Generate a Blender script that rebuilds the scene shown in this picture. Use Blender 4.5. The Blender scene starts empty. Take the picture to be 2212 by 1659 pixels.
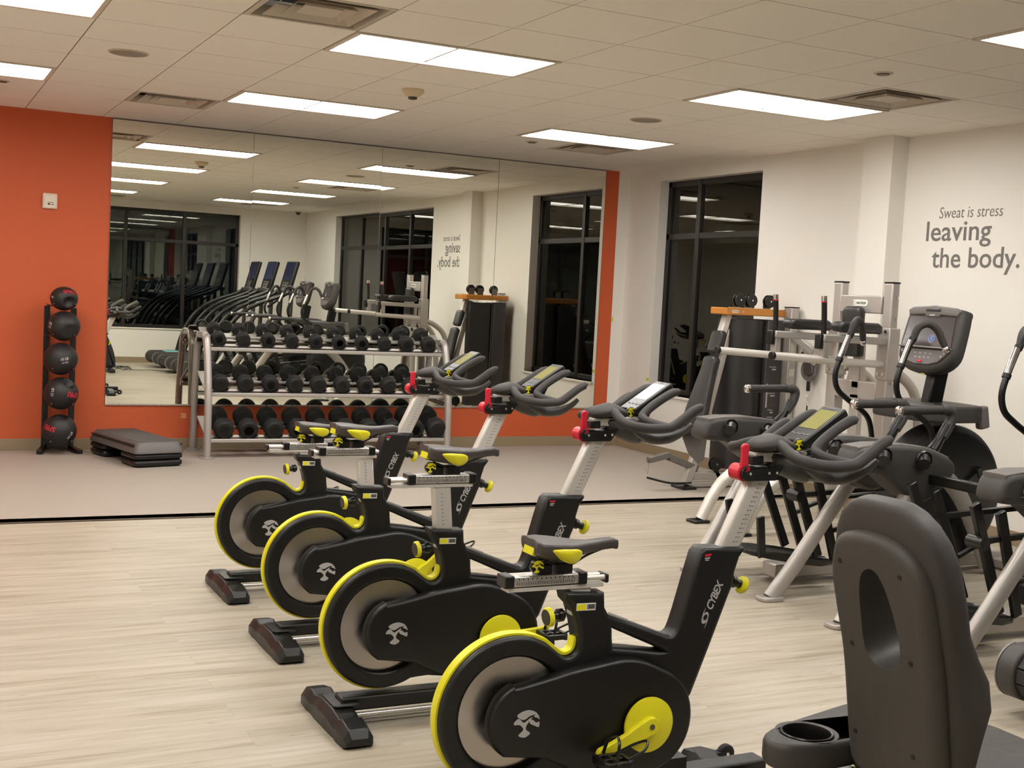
import bpy, bmesh, math, random
from mathutils import Vector, Matrix, Euler
random.seed(7)
D = bpy.data; SC = bpy.context.scene; COL = SC.collection
PI = math.pi
# ------------------------------------------------------------ camera, world, exposure
CAMLOC = (-2.7266, -5.0442, 1.4928)
YAW, PITCH, ROLL, FPX = 0.46221, -0.07056, 0.05159, 2667.0
cam = D.objects.new('camera', D.cameras.new('camera')); COL.objects.link(cam)
cam.data.sensor_width = 36; cam.data.lens = FPX / 2212 * 36; cam.data.clip_start = 0.05; cam.data.clip_end = 400
_f = Vector((math.sin(YAW)*math.cos(PITCH), math.cos(YAW)*math.cos(PITCH), math.sin(PITCH)))
_r = Vector((math.cos(YAW), -math.sin(YAW), 0)); _u = _r.cross(_f)
_r2 = _r*math.cos(ROLL) + _u*math.sin(ROLL); _u2 = -_r*math.sin(ROLL) + _u*math.cos(ROLL)
M3 = Matrix((_r2, _u2, -_f)).transposed()
cam.matrix_world = Matrix.Translation(CAMLOC) @ M3.to_4x4()
SC.camera = cam
w = D.worlds.new('night'); SC.world = w; w.use_nodes = True
bg = w.node_tree.nodes['Background']; bg.inputs[0].default_value = (0.012, 0.015, 0.024, 1); bg.inputs[1].default_value = 0.35
SC.view_settings.view_transform = 'Standard'; SC.view_settings.look = 'None'
SC.view_settings.exposure = 0.0; SC.view_settings.gamma = 1.0
try: SC.view_settings.use_curve_mapping = False
except Exception: pass
SC.cycles.max_bounces = 10; SC.cycles.glossy_bounces = 8; SC.cycles.diffuse_bounces = 5
SC.cycles.transparent_max_bounces = 16
SC.cycles.use_denoising = True
SC.cycles.sample_clamp_indirect = 6
SC.cycles.caustics_reflective = False; SC.cycles.caustics_refractive = False
LIGHT_STRENGTH = 20.5
LIGHT_COLOR = (1.0, 0.965, 0.915)

W = 5.976; XR = 4.007; H = 2.83; YB = -5.40; XL = -4.6; T = 0.6096

# ------------------------------------------------------------ materials
def srgb(c):
    return tuple((x/255/12.92 if x/255 <= .04045 else ((x/255+.055)/1.055)**2.4) for x in c)
MATS = {}
def mat(name, c, rough=.5, metal=0., noise=0., nscale=40., bump=0., bscale=300., spec=.5, coat=0., emis=0., aniso=0.):
    if name in MATS: return MATS[name]
    m = D.materials.new(name); m.use_nodes = True; nt = m.node_tree; b = nt.nodes['Principled BSDF']
    col = (*srgb(c), 1)
    b.inputs['Base Color'].default_value = col; b.inputs['Roughness'].default_value = rough
    b.inputs['Metallic'].default_value = metal; b.inputs['Specular IOR Level'].default_value = spec
    if coat: b.inputs['Coat Weight'].default_value = coat
    if emis:
        b.inputs['Emission Color'].default_value = col; b.inputs['Emission Strength'].default_value = emis
    tc = nt.nodes.new('ShaderNodeTexCoord')
    n = nt.nodes.new('ShaderNodeTexNoise'); n.inputs['Scale'].default_value = nscale; n.inputs['Detail'].default_value = 4
    nt.links.new(tc.outputs['Object'], n.inputs['Vector'])
    if noise:
        mx = nt.nodes.new('ShaderNodeMix'); mx.data_type = 'RGBA'; mx.blend_type = 'MULTIPLY'
        mx.inputs[0].default_value = 1; mx.inputs[6].default_value = col
        rp = nt.nodes.new('ShaderNodeMapRange'); rp.inputs[3].default_value = 1-noise; rp.inputs[4].default_value = 1+noise*.3
        nt.links.new(n.outputs['Fac'], rp.inputs[0]); nt.links.new(rp.outputs[0], mx.inputs[7]); nt.links.new(mx.outputs[2], b.inputs['Base Color'])
    rr = nt.nodes.new('ShaderNodeMapRange'); rr.inputs[3].default_value = max(0, rough-.06); rr.inputs[4].default_value = min(1, rough+.08)
    nt.links.new(n.outputs['Fac'], rr.inputs[0])
    if rough > .08: nt.links.new(rr.outputs[0], b.inputs['Roughness'])
    if bump:
        n2 = nt.nodes.new('ShaderNodeTexNoise'); n2.inputs['Scale'].default_value = bscale; n2.inputs['Detail'].default_value = 3
        nt.links.new(tc.outputs['Object'], n2.inputs['Vector'])
        bp = nt.nodes.new('ShaderNodeBump'); bp.inputs['Strength'].default_value = bump; bp.inputs['Distance'].default_value = .002
        nt.links.new(n2.outputs['Fac'], bp.inputs['Height']); nt.links.new(bp.outputs[0], b.inputs['Normal'])
    MATS[name] = m; return m
BLK = mat('black_plastic', (13, 12, 12), .4, bump=.15, bscale=700)
SATIN = mat('satin_black', (17, 16, 15), .33)
RUBBER = mat('black_rubber', (20, 19, 18), .7, bump=.3, bscale=250)
GRIP = mat('grip_rubber', (50, 46, 44), .62, bump=.2, bscale=500)
CHAR = mat('charcoal_plastic', (60, 57, 55), .5, bump=.25, bscale=500)
GREYP = mat('grey_plastic', (104, 99, 96), .45, bump=.15, bscale=500)
LGREYP = mat('light_grey_plastic', (140, 135, 131), .4)
YEL = mat('yellow_plastic', (222, 214, 30), .42)
RED = mat('red_plastic', (205, 35, 55), .35)
SILV = mat('silver_paint', (178, 172, 166), .38, metal=.45, bump=.05)
ALU = mat('brushed_aluminium', (205, 200, 195), .28, metal=.75)
WPAINT = mat('pale_aluminium', (212, 207, 200), .35, metal=.35)
CHROME = mat('chrome', (225, 222, 220), .09, metal=1.)
STEEL = mat('steel_dark', (120, 116, 112), .3, metal=.8)
WHITE = mat('white_paint', (232, 228, 220), .5)
INKB = mat('ink_black', (22, 20, 20), .6)
INKG = mat('ink_silver', (170, 167, 165), .45)
VINYL = mat('black_vinyl', (38, 35, 35), .38, bump=.25, bscale=400)
FABRIC = mat('grey_vinyl', (84, 79, 78), .55, bump=.25, bscale=500)
SCREEN = mat('screen_dark', (70, 62, 62), .18)
SCREENB = mat('screen_navy', (38, 42, 66), .15, emis=.12)
LCD = mat('lcd_green', (150, 148, 92), .08, spec=.8, coat=.5)
WOODTOP = mat('oak_laminate', (196, 128, 52), .35, noise=.12, nscale=9)
LGTEDGE = mat('wood_edge', (222, 180, 120), .4)
PURE = mat('white_card', (245, 243, 240), .5)

def wall_mat(name, c, r=.75):
    return mat(name, c, r, noise=.03, nscale=3, bump=.12, bscale=160)
WALLW = wall_mat('wall_white', (232, 228, 220)); WALLO = wall_mat('wall_orange', (198, 88, 45), .6)
BASEM = mat('baseboard_tan', (146, 128, 102), .5)
FRAME = mat('window_frame_bronze', (38, 34, 32), .4, metal=.3)

def ceiling_mat():
    m = D.materials.new('ceiling_tile'); m.use_nodes = True; nt = m.node_tree; N = nt.nodes; L = nt.links
    b = N['Principled BSDF']; b.inputs['Roughness'].default_value = .95; b.inputs['Specular IOR Level'].default_value = .1
    tc = N.new('ShaderNodeTexCoord'); n = N.new('ShaderNodeTexNoise'); n.inputs['Scale'].default_value = 260; n.inputs['Detail'].default_value = 2
    L.new(tc.outputs['Object'], n.inputs['Vector'])
    cr = N.new('ShaderNodeValToRGB'); e = cr.color_ramp.elements
    e[0].position = .3; e[0].color = (*srgb((236, 230, 220)), 1); e[1].position = .62; e[1].color = (*srgb((249, 244, 236)), 1)
    L.new(n.outputs['Fac'], cr.inputs[0]); L.new(cr.outputs[0], b.inputs['Base Color'])
    bp = N.new('ShaderNodeBump'); bp.inputs['Strength'].default_value = .3; bp.inputs['Distance'].default_value = .002
    L.new(n.outputs['Fac'], bp.inputs['Height']); L.new(bp.outputs[0], b.inputs['Normal']); return m
CEILM = ceiling_mat()
TBAR = mat('ceiling_grid_bar', (205, 190, 172), .6)
TSHAD = mat('tile_reveal', (120, 108, 96), .8)

def wood_mat():
    m = D.materials.new('vinyl_planks'); m.use_nodes = True; nt = m.node_tree; N = nt.nodes; L = nt.links
    b = N['Principled BSDF']; b.inputs['Roughness'].default_value = .42; b.inputs['Specular IOR Level'].default_value = .35
    tc = N.new('ShaderNodeTexCoord')
    br = N.new('ShaderNodeTexBrick'); br.inputs['Scale'].default_value = 1; br.inputs['Brick Width'].default_value = 1.22; br.inputs['Row Height'].default_value = .152
    br.inputs['Mortar Size'].default_value = .0011; br.inputs['Mortar Smooth'].default_value = .4; br.offset = .37; br.inputs['Bias'].default_value = 0
    br.inputs['Color1'].default_value = (0, 0, 0, 1); br.inputs['Color2'].default_value = (1, 1, 1, 1); br.inputs['Mortar'].default_value = (.5, .5, .5, 1)
    L.new(tc.outputs['Object'], br.inputs['Vector'])
    mp = N.new('ShaderNodeMapping'); mp.inputs['Scale'].default_value = (1.6, 22, 1); L.new(tc.outputs['Object'], mp.inputs['Vector'])
    mul = N.new('ShaderNodeVectorMath'); mul.operation = 'MULTIPLY_ADD'; mul.inputs[1].default_value = (9, 9, 9)
    L.new(br.outputs['Color'], mul.inputs[0]); L.new(mp.outputs[0], mul.inputs[2])
    n = N.new('ShaderNodeTexNoise'); n.inputs['Scale'].default_value = 1; n.inputs['Detail'].default_value = 6; n.inputs['Roughness'].default_value = .62
    L.new(mul.outputs[0], n.inputs['Vector'])
    cr = N.new('ShaderNodeValToRGB'); e = cr.color_ramp.elements
    e[0].position = .27; e[0].color = (*srgb((138, 124, 104)), 1); e[1].position = .66; e[1].color = (*srgb((181, 172, 158)), 1)
    k = e.new(.46); k.color = (*srgb((167, 157, 139)), 1)
    L.new(n.outputs['Fac'], cr.inputs[0])
    mp2 = N.new('ShaderNodeMapping'); mp2.inputs['Scale'].default_value = (5, 55, 1); L.new(tc.outputs['Object'], mp2.inputs['Vector'])
    n2 = N.new('ShaderNodeTexNoise'); n2.inputs['Scale'].default_value = 1; n2.inputs['Detail'].default_value = 3; L.new(mp2.outputs[0], n2.inputs['Vector'])
    c2 = N.new('ShaderNodeValToRGB'); e2 = c2.color_ramp.elements
    e2[0].position = .24; e2[0].color = (.42, .36, .3, 1); e2[1].position = .31; e2[1].color = (1, 1, 1, 1)
    L.new(n2.outputs['Fac'], c2.inputs[0])
    mx = N.new('ShaderNodeMix'); mx.data_type = 'RGBA'; mx.blend_type = 'MULTIPLY'; mx.inputs[0].default_value = 1
    L.new(cr.outputs[0], mx.inputs[6]); L.new(c2.outputs[0], mx.inputs[7])
    rp = N.new('ShaderNodeMapRange'); rp.inputs[3].default_value = .95; rp.inputs[4].default_value = 1.03; L.new(br.outputs['Color'], rp.inputs[0])
    mx2 = N.new('ShaderNodeMix'); mx2.data_type = 'RGBA'; mx2.blend_type = 'MULTIPLY'; mx2.inputs[0].default_value = 1
    L.new(mx.outputs[2], mx2.inputs[6]); L.new(rp.outputs[0], mx2.inputs[7])
    mo = N.new('ShaderNodeMapRange'); mo.inputs[3].default_value = 1; mo.inputs[4].default_value = .86; L.new(br.outputs['Fac'], mo.inputs[0])
    mx3 = N.new('ShaderNodeMix'); mx3.data_type = 'RGBA'; mx3.blend_type = 'MULTIPLY'; mx3.inputs[0].default_value = 1
    L.new(mx2.outputs[2], mx3.inputs[6]); L.new(mo.outputs[0], mx3.inputs[7]); L.new(mx3.outputs[2], b.inputs['Base Color'])
    return m
WOODF = wood_mat()
RUBF = mat('rubber_floor', (166, 156, 144), .6, noise=.07, nscale=5, bump=.15, bscale=350)

def glass_mat():
    m = D.materials.new('window_glass'); m.use_nodes = True; nt = m.node_tree; N = nt.nodes; L = nt.links
    for n in list(N): N.remove(n)
    o = N.new('ShaderNodeOutputMaterial'); t = N.new('ShaderNodeBsdfTransparent'); t.inputs[0].default_value = (.8, .84, .82, 1)
    g = N.new('ShaderNodeBsdfGlossy'); g.inputs['Roughness'].default_value = .0; g.inputs[0].default_value = (1, 1, 1, 1)
    f = N.new('ShaderNodeFresnel'); f.inputs[0].default_value = 1.55; x = N.new('ShaderNodeMixShader')
    L.new(f.outputs[0], x.inputs[0]); L.new(t.outputs[0], x.inputs[1]); L.new(g.outputs[0], x.inputs[2]); L.new(x.outputs[0], o.inputs[0]); return m
GLASS = glass_mat()
def mirror_mat():
    m = D.materials.new('mirror_silvering'); m.use_nodes = True; b = m.node_tree.nodes['Principled BSDF']
    b.inputs['Metallic'].default_value = 1; b.inputs['Roughness'].default_value = 0; b.inputs['Base Color'].default_value = (.90, .91, .83, 1); return m
MIRROR = mirror_mat()
def emit(name, c, s):
    m = D.materials.new(name); m.use_nodes = True; nt = m.node_tree; N = nt.nodes
    for n in list(N): N.remove(n)
    o = N.new('ShaderNodeOutputMaterial'); e = N.new('ShaderNodeEmission'); e.inputs[0].default_value = (*c, 1); e.inputs[1].default_value = s
    nt.links.new(e.outputs[0], o.inputs[0]); return m
DIFF = emit('troffer_diffuser', LIGHT_COLOR, LIGHT_STRENGTH)
def disc_mat():  # spun steel disc: radial streaks
    m = D.materials.new('spun_steel'); m.use_nodes = True; nt = m.node_tree; N = nt.nodes; L = nt.links; b = N['Principled BSDF']
    b.inputs['Metallic'].default_value = 1; b.inputs['Roughness'].default_value = .34; b.inputs['Base Color'].default_value = (*srgb((196, 189, 182)), 1)
    b.inputs['Anisotropic'].default_value = .8
    tg = N.new('ShaderNodeTangent'); tg.direction_type = 'RADIAL'; tg.axis = 'Y'; L.new(tg.outputs[0], b.inputs['Tangent']); return m
DISC = disc_mat()

# ------------------------------------------------------------ mesh builder
class B:
    def __init__(s): s.bm = bmesh.new()
    def _xf(s, vs, m): bmesh.ops.transform(s.bm, matrix=m, verts=vs)
    def box(s, c, d, rot=(0, 0, 0), m=None):
        r = bmesh.ops.create_cube(s.bm, size=1)
        X = Matrix.Translation(c) @ Euler(rot).to_matrix().to_4x4() @ Matrix.Diagonal((*d, 1))
        s._xf(r['verts'], (m @ X) if m else X); return s
    def bar(s, p, q, w_, h_, up=(0, 0, 1)):   # rectangular tube from p to q
        p, q = Vector(p), Vector(q); d = q-p; z = d.normalized(); u = Vector(up)
        if abs(z.dot(u)) > .98: u = Vector((1, 0, 0))
        x = u.cross(z).normalized(); y = z.cross(x)
        R = Matrix((x, y, z)).transposed().to_4x4()
        r = bmesh.ops.create_cube(s.bm, size=1)
        s._xf(r['verts'], Matrix.Translation((p+q)/2) @ R @ Matrix.Diagonal((w_, h_, d.length, 1))); return s
    def cyl(s, p, q, r0, r1=None, n=24):
        p, q = Vector(p), Vector(q); d = q-p; r1 = r0 if r1 is None else r1
        r = bmesh.ops.create_cone(s.bm, cap_ends=True, segments=n, radius1=r0, radius2=r1, depth=d.length)
        s._xf(r['verts'], Matrix.Translation((p+q)/2) @ d.to_track_quat('Z', 'Y').to_matrix().to_4x4()); return s
    def ball(s, c, r, n=24, m=None):
        r3 = r if hasattr(r, '__len__') else (r, r, r)
        g = bmesh.ops.create_uvsphere(s.bm, u_segments=n, v_segments=max(8, n*2//3), radius=1)
        X = Matrix.Translation(c) @ (m or Matrix()) @ Matrix.Diagonal((*r3, 1)); s._xf(g['verts'], X); return s
    def loft(s, rings, closed=False):
        vs = [[s.bm.verts.new(p) for p in r] for r in rings]; n = len(vs[0])
        for a, b in zip(vs, vs[1:]):
            for i in range(n): s.bm.faces.new((a[i], a[(i+1) % n], b[(i+1) % n], b[i]))
        if not closed: s.bm.faces.new(vs[0][::-1]); s.bm.faces.new(vs[-1])
        else:
            a, b = vs[-1], vs[0]
            for i in range(n): s.bm.faces.new((a[i], a[(i+1) % n], b[(i+1) % n], b[i]))
        return s
    def tube(s, pts, r, n=14, sub=5, flat=1., up=None, smooth=True):
        P = [Vector(p) for p in pts]; R = list(r) if hasattr(r, '__len__') else [r]*len(P)
        if smooth and len(P) > 2:
            Q, S = [], []
            for i in range(len(P)-1):
                a, b, c, d = P[max(i-1, 0)], P[i], P[i+1], P[min(i+2, len(P)-1)]
                for k in range(sub):
                    t = k/sub
                    Q.append(.5*((2*b)+(c-a)*t+(2*a-5*b+4*c-d)*t*t+(3*b-a-3*c+d)*t**3)); S.append(R[i]*(1-t)+R[i+1]*t)
            Q.append(P[-1]); S.append(R[-1]); P, R = Q, S
        tan = [(P[min(i+1, len(P)-1)]-P[max(i-1, 0)]).normalized() for i in range(len(P))]
        u = Vector(up) if up else (Vector((0, 0, 1)) if abs(tan[0].z) < .9 else Vector((0, 1, 0)))
        rings = []
        for i, (p, t) in enumerate(zip(P, tan)):
            x = u.cross(t)
            x = x.normalized() if x.length > 1e-5 else Vector((1, 0, 0))
            y = t.cross(x).normalized()
            if not up: u = y
            rings.append([p + x*R[i]*math.cos(a) + y*R[i]*flat*math.sin(a) for a in (2*PI*k/n for k in range(n))])
        return s.loft(rings)
    def lathe(s, prof, o=(0, 0, 0), axis=(0, 0, 1), n=32):
        A = Vector(axis).to_track_quat('Z', 'Y').to_matrix(); o = Vector(o); rings = []
        for r, z in prof: rings.append([o + A @ Vector((max(r, 1e-4)*math.cos(a), max(r, 1e-4)*math.sin(a), z)) for a in (2*PI*k/n for k in range(n))])
        return s.loft(rings)
    def prism(s, poly, a, b, axis='Y', m=None):
        def P(u, v, t): return Vector({'Y': (u, t, v), 'X': (t, u, v), 'Z': (u, v, t)}[axis])
        M_ = m or Matrix()
        A_ = [s.bm.verts.new(M_ @ P(u, v, a)) for u, v in poly]; B_ = [s.bm.verts.new(M_ @ P(u, v, b)) for u, v in poly]; n = len(poly)
        s.bm.faces.new(A_); s.bm.faces.new(B_[::-1])
        for i in range(n): s.bm.faces.new((A_[i], B_[i], B_[(i+1) % n], A_[(i+1) % n]))
        return s
    def plate(s, loops, y0, th, bev=.004, m=None, res=2):   # 2D outline(s) in XZ filled with holes, thickness th about y0
        cu = D.curves.new('tmp', 'CURVE'); cu.dimensions = '2D'; cu.fill_mode = 'BOTH'
        cu.extrude = max(th/2-bev, .0001); cu.bevel_depth = bev; cu.bevel_resolution = res; cu.offset = -bev
        for lp in loops:
            sp = cu.splines.new('POLY'); sp.points.add(len(lp)-1); sp.use_cyclic_u = True
            for k, (x, z) in enumerate(lp): sp.points[k].co = (x, z, 0, 1)
        s.curve(cu, (m or Matrix()) @ Matrix.Translation((0, y0, 0)) @ Matrix.Rotation(PI/2, 4, 'X')); return s
    def curve(s, cu, m):
        o = D.objects.new('tmp', cu); me = D.meshes.new_from_object(o); me.transform(m)
        s.bm.from_mesh(me); D.objects.remove(o); D.meshes.remove(me); D.curves.remove(cu); return s
    def text(s, txt, size, m, ext=.0006, bold=0., shear=0., xs=1., align='CENTER', sp=1.):
        cu = D.curves.new('tmp', 'FONT'); cu.body = txt; cu.size = size; cu.extrude = ext; cu.offset = bold*size
        cu.shear = shear; cu.align_x = align; cu.align_y = 'CENTER'; cu.resolution_u = 3; cu.space_character = sp
        return s.curve(cu, m @ Matrix.Diagonal((xs, 1, 1, 1)))
def obj(name, b, material, parent=None, bevel=0., sharp=38, loc=None, seg=2, recalc=True):
    me = D.meshes.new(name)
    if recalc: bmesh.ops.recalc_face_normals(b.bm, faces=b.bm.faces)
    b.bm.to_mesh(me); b.bm.free()
    me.shade_smooth()
    try: me.set_sharp_from_angle(angle=math.radians(sharp))
    except Exception: pass
    for m in (material if isinstance(material, (list, tuple)) else [material]): me.materials.append(m)
    o = D.objects.new(name, me); COL.objects.link(o)
    if parent: o.parent = parent
    if loc: o.location = loc
    if bevel:
        md = o.modifiers.new('bevel', 'BEVEL'); md.width = bevel; md.segments = seg; md.limit_method = 'ANGLE'; md.angle_limit = math.radians(40)
        md.harden_normals = False
    return o
def thing(name, label, cat, loc=(0, 0, 0), rz=0, group=None):
    o = D.objects.new(name, None); o.empty_display_size = .1; COL.objects.link(o); o.location = loc; o.rotation_euler = (0, 0, rz)
    return tag(o, label, cat, group)
def tag(o, label, cat, group=None, kind=None):
    if label: o['label'] = label
    if cat: o['category'] = cat
    if group: o['group'] = group
    if kind: o['kind'] = kind
    return o
def struct(name, b, m, parent=None, **k):
    o = obj(name, b, m, parent, **k)
    if not parent: o['kind'] = 'structure'
    return o
def dup(root, loc=None, rz=None, label=None, group=None):
    kids = {}
    for o in D.objects:
        if o.parent: kids.setdefault(o.parent.name, []).append(o)
    def cp(o, par):
        c = o.copy(); COL.objects.link(c)
        if par: c.parent = par
        for ch in kids.get(o.name, []): cp(ch, c)
        return c
    r = cp(root, None)
    if loc is not None: r.location = loc
    if rz is not None: r.rotation_euler = (0, 0, rz)
    if label: r['label'] = label
    if group: r['group'] = group
    return r
def arc(cx, cz, r, a0, a1, n):
    return [(cx+r*math.cos(math.radians(a0+(a1-a0)*i/n)), cz+r*math.sin(math.radians(a0+(a1-a0)*i/n))) for i in range(n+1)]
def spl(pts, sub=4, closed=True):
    n = len(pts); out = []
    for i in range(n if closed else n-1):
        g = (lambda k: Vector(pts[k % n])) if closed else (lambda k: Vector(pts[min(max(k, 0), n-1)]))
        a, b, c, d = g(i-1), g(i), g(i+1), g(i+2)
        for k in range(sub):
            t = k/sub; q = .5*((2*b)+(c-a)*t+(2*a-5*b+4*c-d)*t*t+(3*b-a-3*c+d)*t**3); out.append(tuple(q))
    if not closed: out.append(tuple(pts[-1]))
    return out
def rrect(cx, cz, w_, h_, r, n=5):
    o = []
    for sx, sz, a in ((1, 1, 0), (-1, 1, 90), (-1, -1, 180), (1, -1, 270)):
        o += arc(cx+sx*(w_/2-r), cz+sz*(h_/2-r), r, a, a+90, n)
    return o
def slab(b, poly, y0, y1, rnd, n=4, m=None, axis='Y'):
    """pillow-like extrusion of an outline in XZ: edges rounded by rnd"""
    P = [Vector(p) for p in poly]; k = len(P); c = sum(P, Vector((0, 0)))/k
    area = sum(P[i].x*P[(i+1) % k].y-P[(i+1) % k].x*P[i].y for i in range(k)); sg = 1 if area > 0 else -1
    def inset(d):
        out = []
        for i in range(k):
            e = (P[(i+1) % k]-P[i-1]).normalized(); nrm = Vector((e.y, -e.x))*sg; out.append(P[i]-nrm*d)
        return out
    rings = []
    M_ = m or Matrix()
    for i in range(n+1):
        a = PI/2*i/n; rings.append((inset(rnd*(1-math.sin(a))), y0+rnd*(1-math.cos(a))))
    for i in range(n+1):
        a = PI/2*(1-i/n); rings.append((inset(rnd*(1-math.sin(a))), y1-rnd*(1-math.cos(a))))
    b.loft([[M_ @ Vector((x, y, z)) for x, z in r] for r, y in rings]); return b
def screws(b, pts, r=.006, d=(0, -1, 0), h=.004):
    for p in pts: b.cyl(p, Vector(p)+Vector(d)*h, r, n=12)
    return b
# ------------------------------------------------------------ room shell
YF = 2.73
b = B().box(((XL+XR)/2, (YB+YF)/2, -.05), (XR-XL+.6, YF-YB+.6-.3, .1)); struct('floor', b, WOODF)
b = B().box(((XL+XR)/2, (W+YF)/2+.15, -.05), (XR-XL+.6, W-YF+.3-.0, .1)); struct('floor', b, RUBF)
b = B().bar((XL, YF, .0015), (XR-.02, YF, .0015), .03, .008); struct('trim_1', b, mat('reducer_strip', (70, 58, 46), .6))
# ceiling made of the 2 ft cells of the grid, open where a luminaire or grille is set in
troffers = [(i, j) for i in (-5, -1, 3) for j in (-6, -2, 2, 6)]
vents = [(-2, 7), (-2, 1), (4, 1), (4, 7), (-2, -4), (4, -7), (0, -8)]
holes = set()
for i, j in troffers: holes |= {(i, j), (i+1, j)}
holes |= set(vents)
i0, i1, j0, j1 = math.floor(XL/T)-1, math.ceil(XR/T)+1, math.floor(YB/T)-1, math.ceil(W/T)+1
bm = B(); g = .0035
for i in range(i0, i1):
    for j in range(j0, j1):
        if (i, j) in holes: continue
        x0, x1, y0, y1 = max(i*T+g, XL-.05), min((i+1)*T-g, XR+.3), max(j*T+g, YB-.05), min((j+1)*T-g, W+.05)
        if x1-x0 < .02 or y1-y0 < .02: continue
        bm.box(((x0+x1)/2, (y0+y1)/2, H+.01), (x1-x0, y1-y0, .02))
ceil = struct('ceiling', bm, CEILM)
bm = B()
for i in range(i0, i1+1):
    if XL < i*T < XR: bm.box((i*T, (YB+W)/2, H+.012), (.012, W-YB, .016))
for j in range(j0, j1+1):
    if YB < j*T < W: bm.box(((XL+XR)/2, j*T, H+.012), (XR-XL, .012, .016))
obj('ceiling_grid', bm, TSHAD, ceil)
bm = B().box(((XL+XR)/2, (YB+W)/2, H+.22), (XR-XL+.8, W-YB+.6, .02)); struct('ceiling', bm, mat('plenum_deck', (90, 85, 80), .9))
# far wall (orange, white beyond the stripe), side and back walls
b = B().box(((XL+3.873)/2, W+.06, H/2), (3.873-XL, .12, H+.2)); struct('wall_far', b, WALLO)
b = B().box(((3.873+XR+.3)/2, W+.06, H/2), (XR+.3-3.873, .12, H+.2)); struct('wall_far', b, WALLW)
b = B().box((XL-.06, (YB+W)/2, H/2), (.12, W-YB+.3, H+.2)); struct('wall_left', b, WALLW)
ZS, ZT, ZM = .615, 2.705, 2.165   # window sill, head, transom
def wall_x(name, x, y0, y1, wins, th=.2):
    b = B(); cur = y0
    for a, c in wins:
        b.box((x+th/2, (cur+a)/2, H/2), (th, a-cur, H+.2)); cur = c
        b.box((x+th/2, (a+c)/2, ZS/2-.05), (th, c-a, ZS+.1)); b.box((x+th/2, (a+c)/2, (ZT+H+.1)/2), (th, c-a, H+.1-ZT))
    b.box((x+th/2, (cur+y1)/2, H/2), (th, y1-cur, H+.2)); struct(name, b, WALLW)
wall_x('wall_right', XR, YB-.2, W+.1, [(-3.66, .70), (3.775, 5.40)])
b = B()
BX0, BX1 = -3.3, 2.775
for xa, xb in ((XL-.1, BX0), (BX1, XR+.2)): b.box(((xa+xb)/2, YB-.1, H/2), (xb-xa, .2, H+.2))
b.box(((BX0+BX1)/2, YB-.1, ZS/2-.05), (BX1-BX0, .2, ZS+.1)); b.box(((BX0+BX1)/2, YB-.1, (ZT+H+.1)/2), (BX1-BX0, .2, H+.1-ZT)); struct('wall_back', b, WALLW)
# column on the right wall
b = B().box(((3.853+XR)/2, 2.19, H/2), (XR-3.853, .31, H)); struct('wall_column', b, WALLW)
# baseboards
for nm, pts in (('baseboard_far', ((XL, W-.006, .048), (3.99, W-.006, .048))), ('baseboard_right', ((XR-.006, YB, .048), (XR-.006, 2.03, .048))), ('baseboard_right', ((XR-.006, 2.35, .048), (XR-.006, W-.01, .048))),
                ('baseboard_column', ((3.847, 2.03, .048), (3.847, 2.35, .048))), ('baseboard_back', ((XL, YB+.006, .048), (XR, YB+.006, .048))), ('baseboard_left', ((XL+.006, YB, .048), (XL+.006, W, .048)))):
    b = B(); p, q = map(Vector, pts); d = (q-p)
    b.box((p+q)/2, (abs(d.x) or .012, abs(d.y) or .012, .096)); struct(nm, b, BASEM, bevel=.003)
# windows: frame, panes, sill
def window(name, horiz, plane, a0, a1, mulls, sgn):
    """horiz: axis of the window run ('X' or 'Y'); plane: wall face; sgn: outward direction"""
    dpt = .105; c = plane+sgn*(dpt+.03)
    def bx(b, u0, u1, z0, z1, t=.07, off=0):
        C = ((u0+u1)/2, c+off, (z0+z1)/2) if horiz == 'X' else (c+off, (u0+u1)/2, (z0+z1)/2)
        S = (u1-u0, t, z1-z0) if horiz == 'X' else (t, u1-u0, z1-z0); b.box(C, S)
    b = B(); fw = .055
    bx(b, a0, a1, ZT-fw, ZT); bx(b, a0, a1, ZS, ZS+fw); bx(b, a0, a0+fw, ZS, ZT); bx(b, a1-fw, a1, ZS, ZT); bx(b, a0, a1, ZM-.03, ZM+.03)
    for mu in mulls: bx(b, mu-.032, mu+.032, ZS, ZT, .08)
    root = struct(name, b, FRAME, bevel=.004)
    ed = [a0+fw/2]+list(mulls)+[a1-fw/2]
    for u, v in zip(ed, ed[1:]):
        for z0, z1 in ((ZS+.03, ZM), (ZM, ZT-.03)):
            g_ = B(); bx(g_, u, v, z0, z1, .004, .012); obj('window_pane', g_, GLASS, root)
            g_ = B(); bx(g_, u, v, z0, z1, .004, -.012); obj('window_pane', g_, GLASS, root)
    s = B(); C = ((a0+a1)/2, plane+sgn*.045, ZS-.012) if horiz == 'X' else (plane+sgn*.045, (a0+a1)/2, ZS-.012)
    S = (a1-a0+.04, .13, .024) if horiz == 'X' else (.13, a1-a0+.04, .024)
    obj('window_sill', s.box(C, S), WHITE, root, bevel=.004)
window('window_1', 'Y', XR, 3.775, 5.40, [4.86], 1)
window('window_2', 'Y', XR, -3.66, .70, [-2.58, -1.5, -.42], 1)
window('window_3', 'X', YB, BX0, BX1, [-2.23, -1.22, -.21, .79, 1.80], -1)
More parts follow.
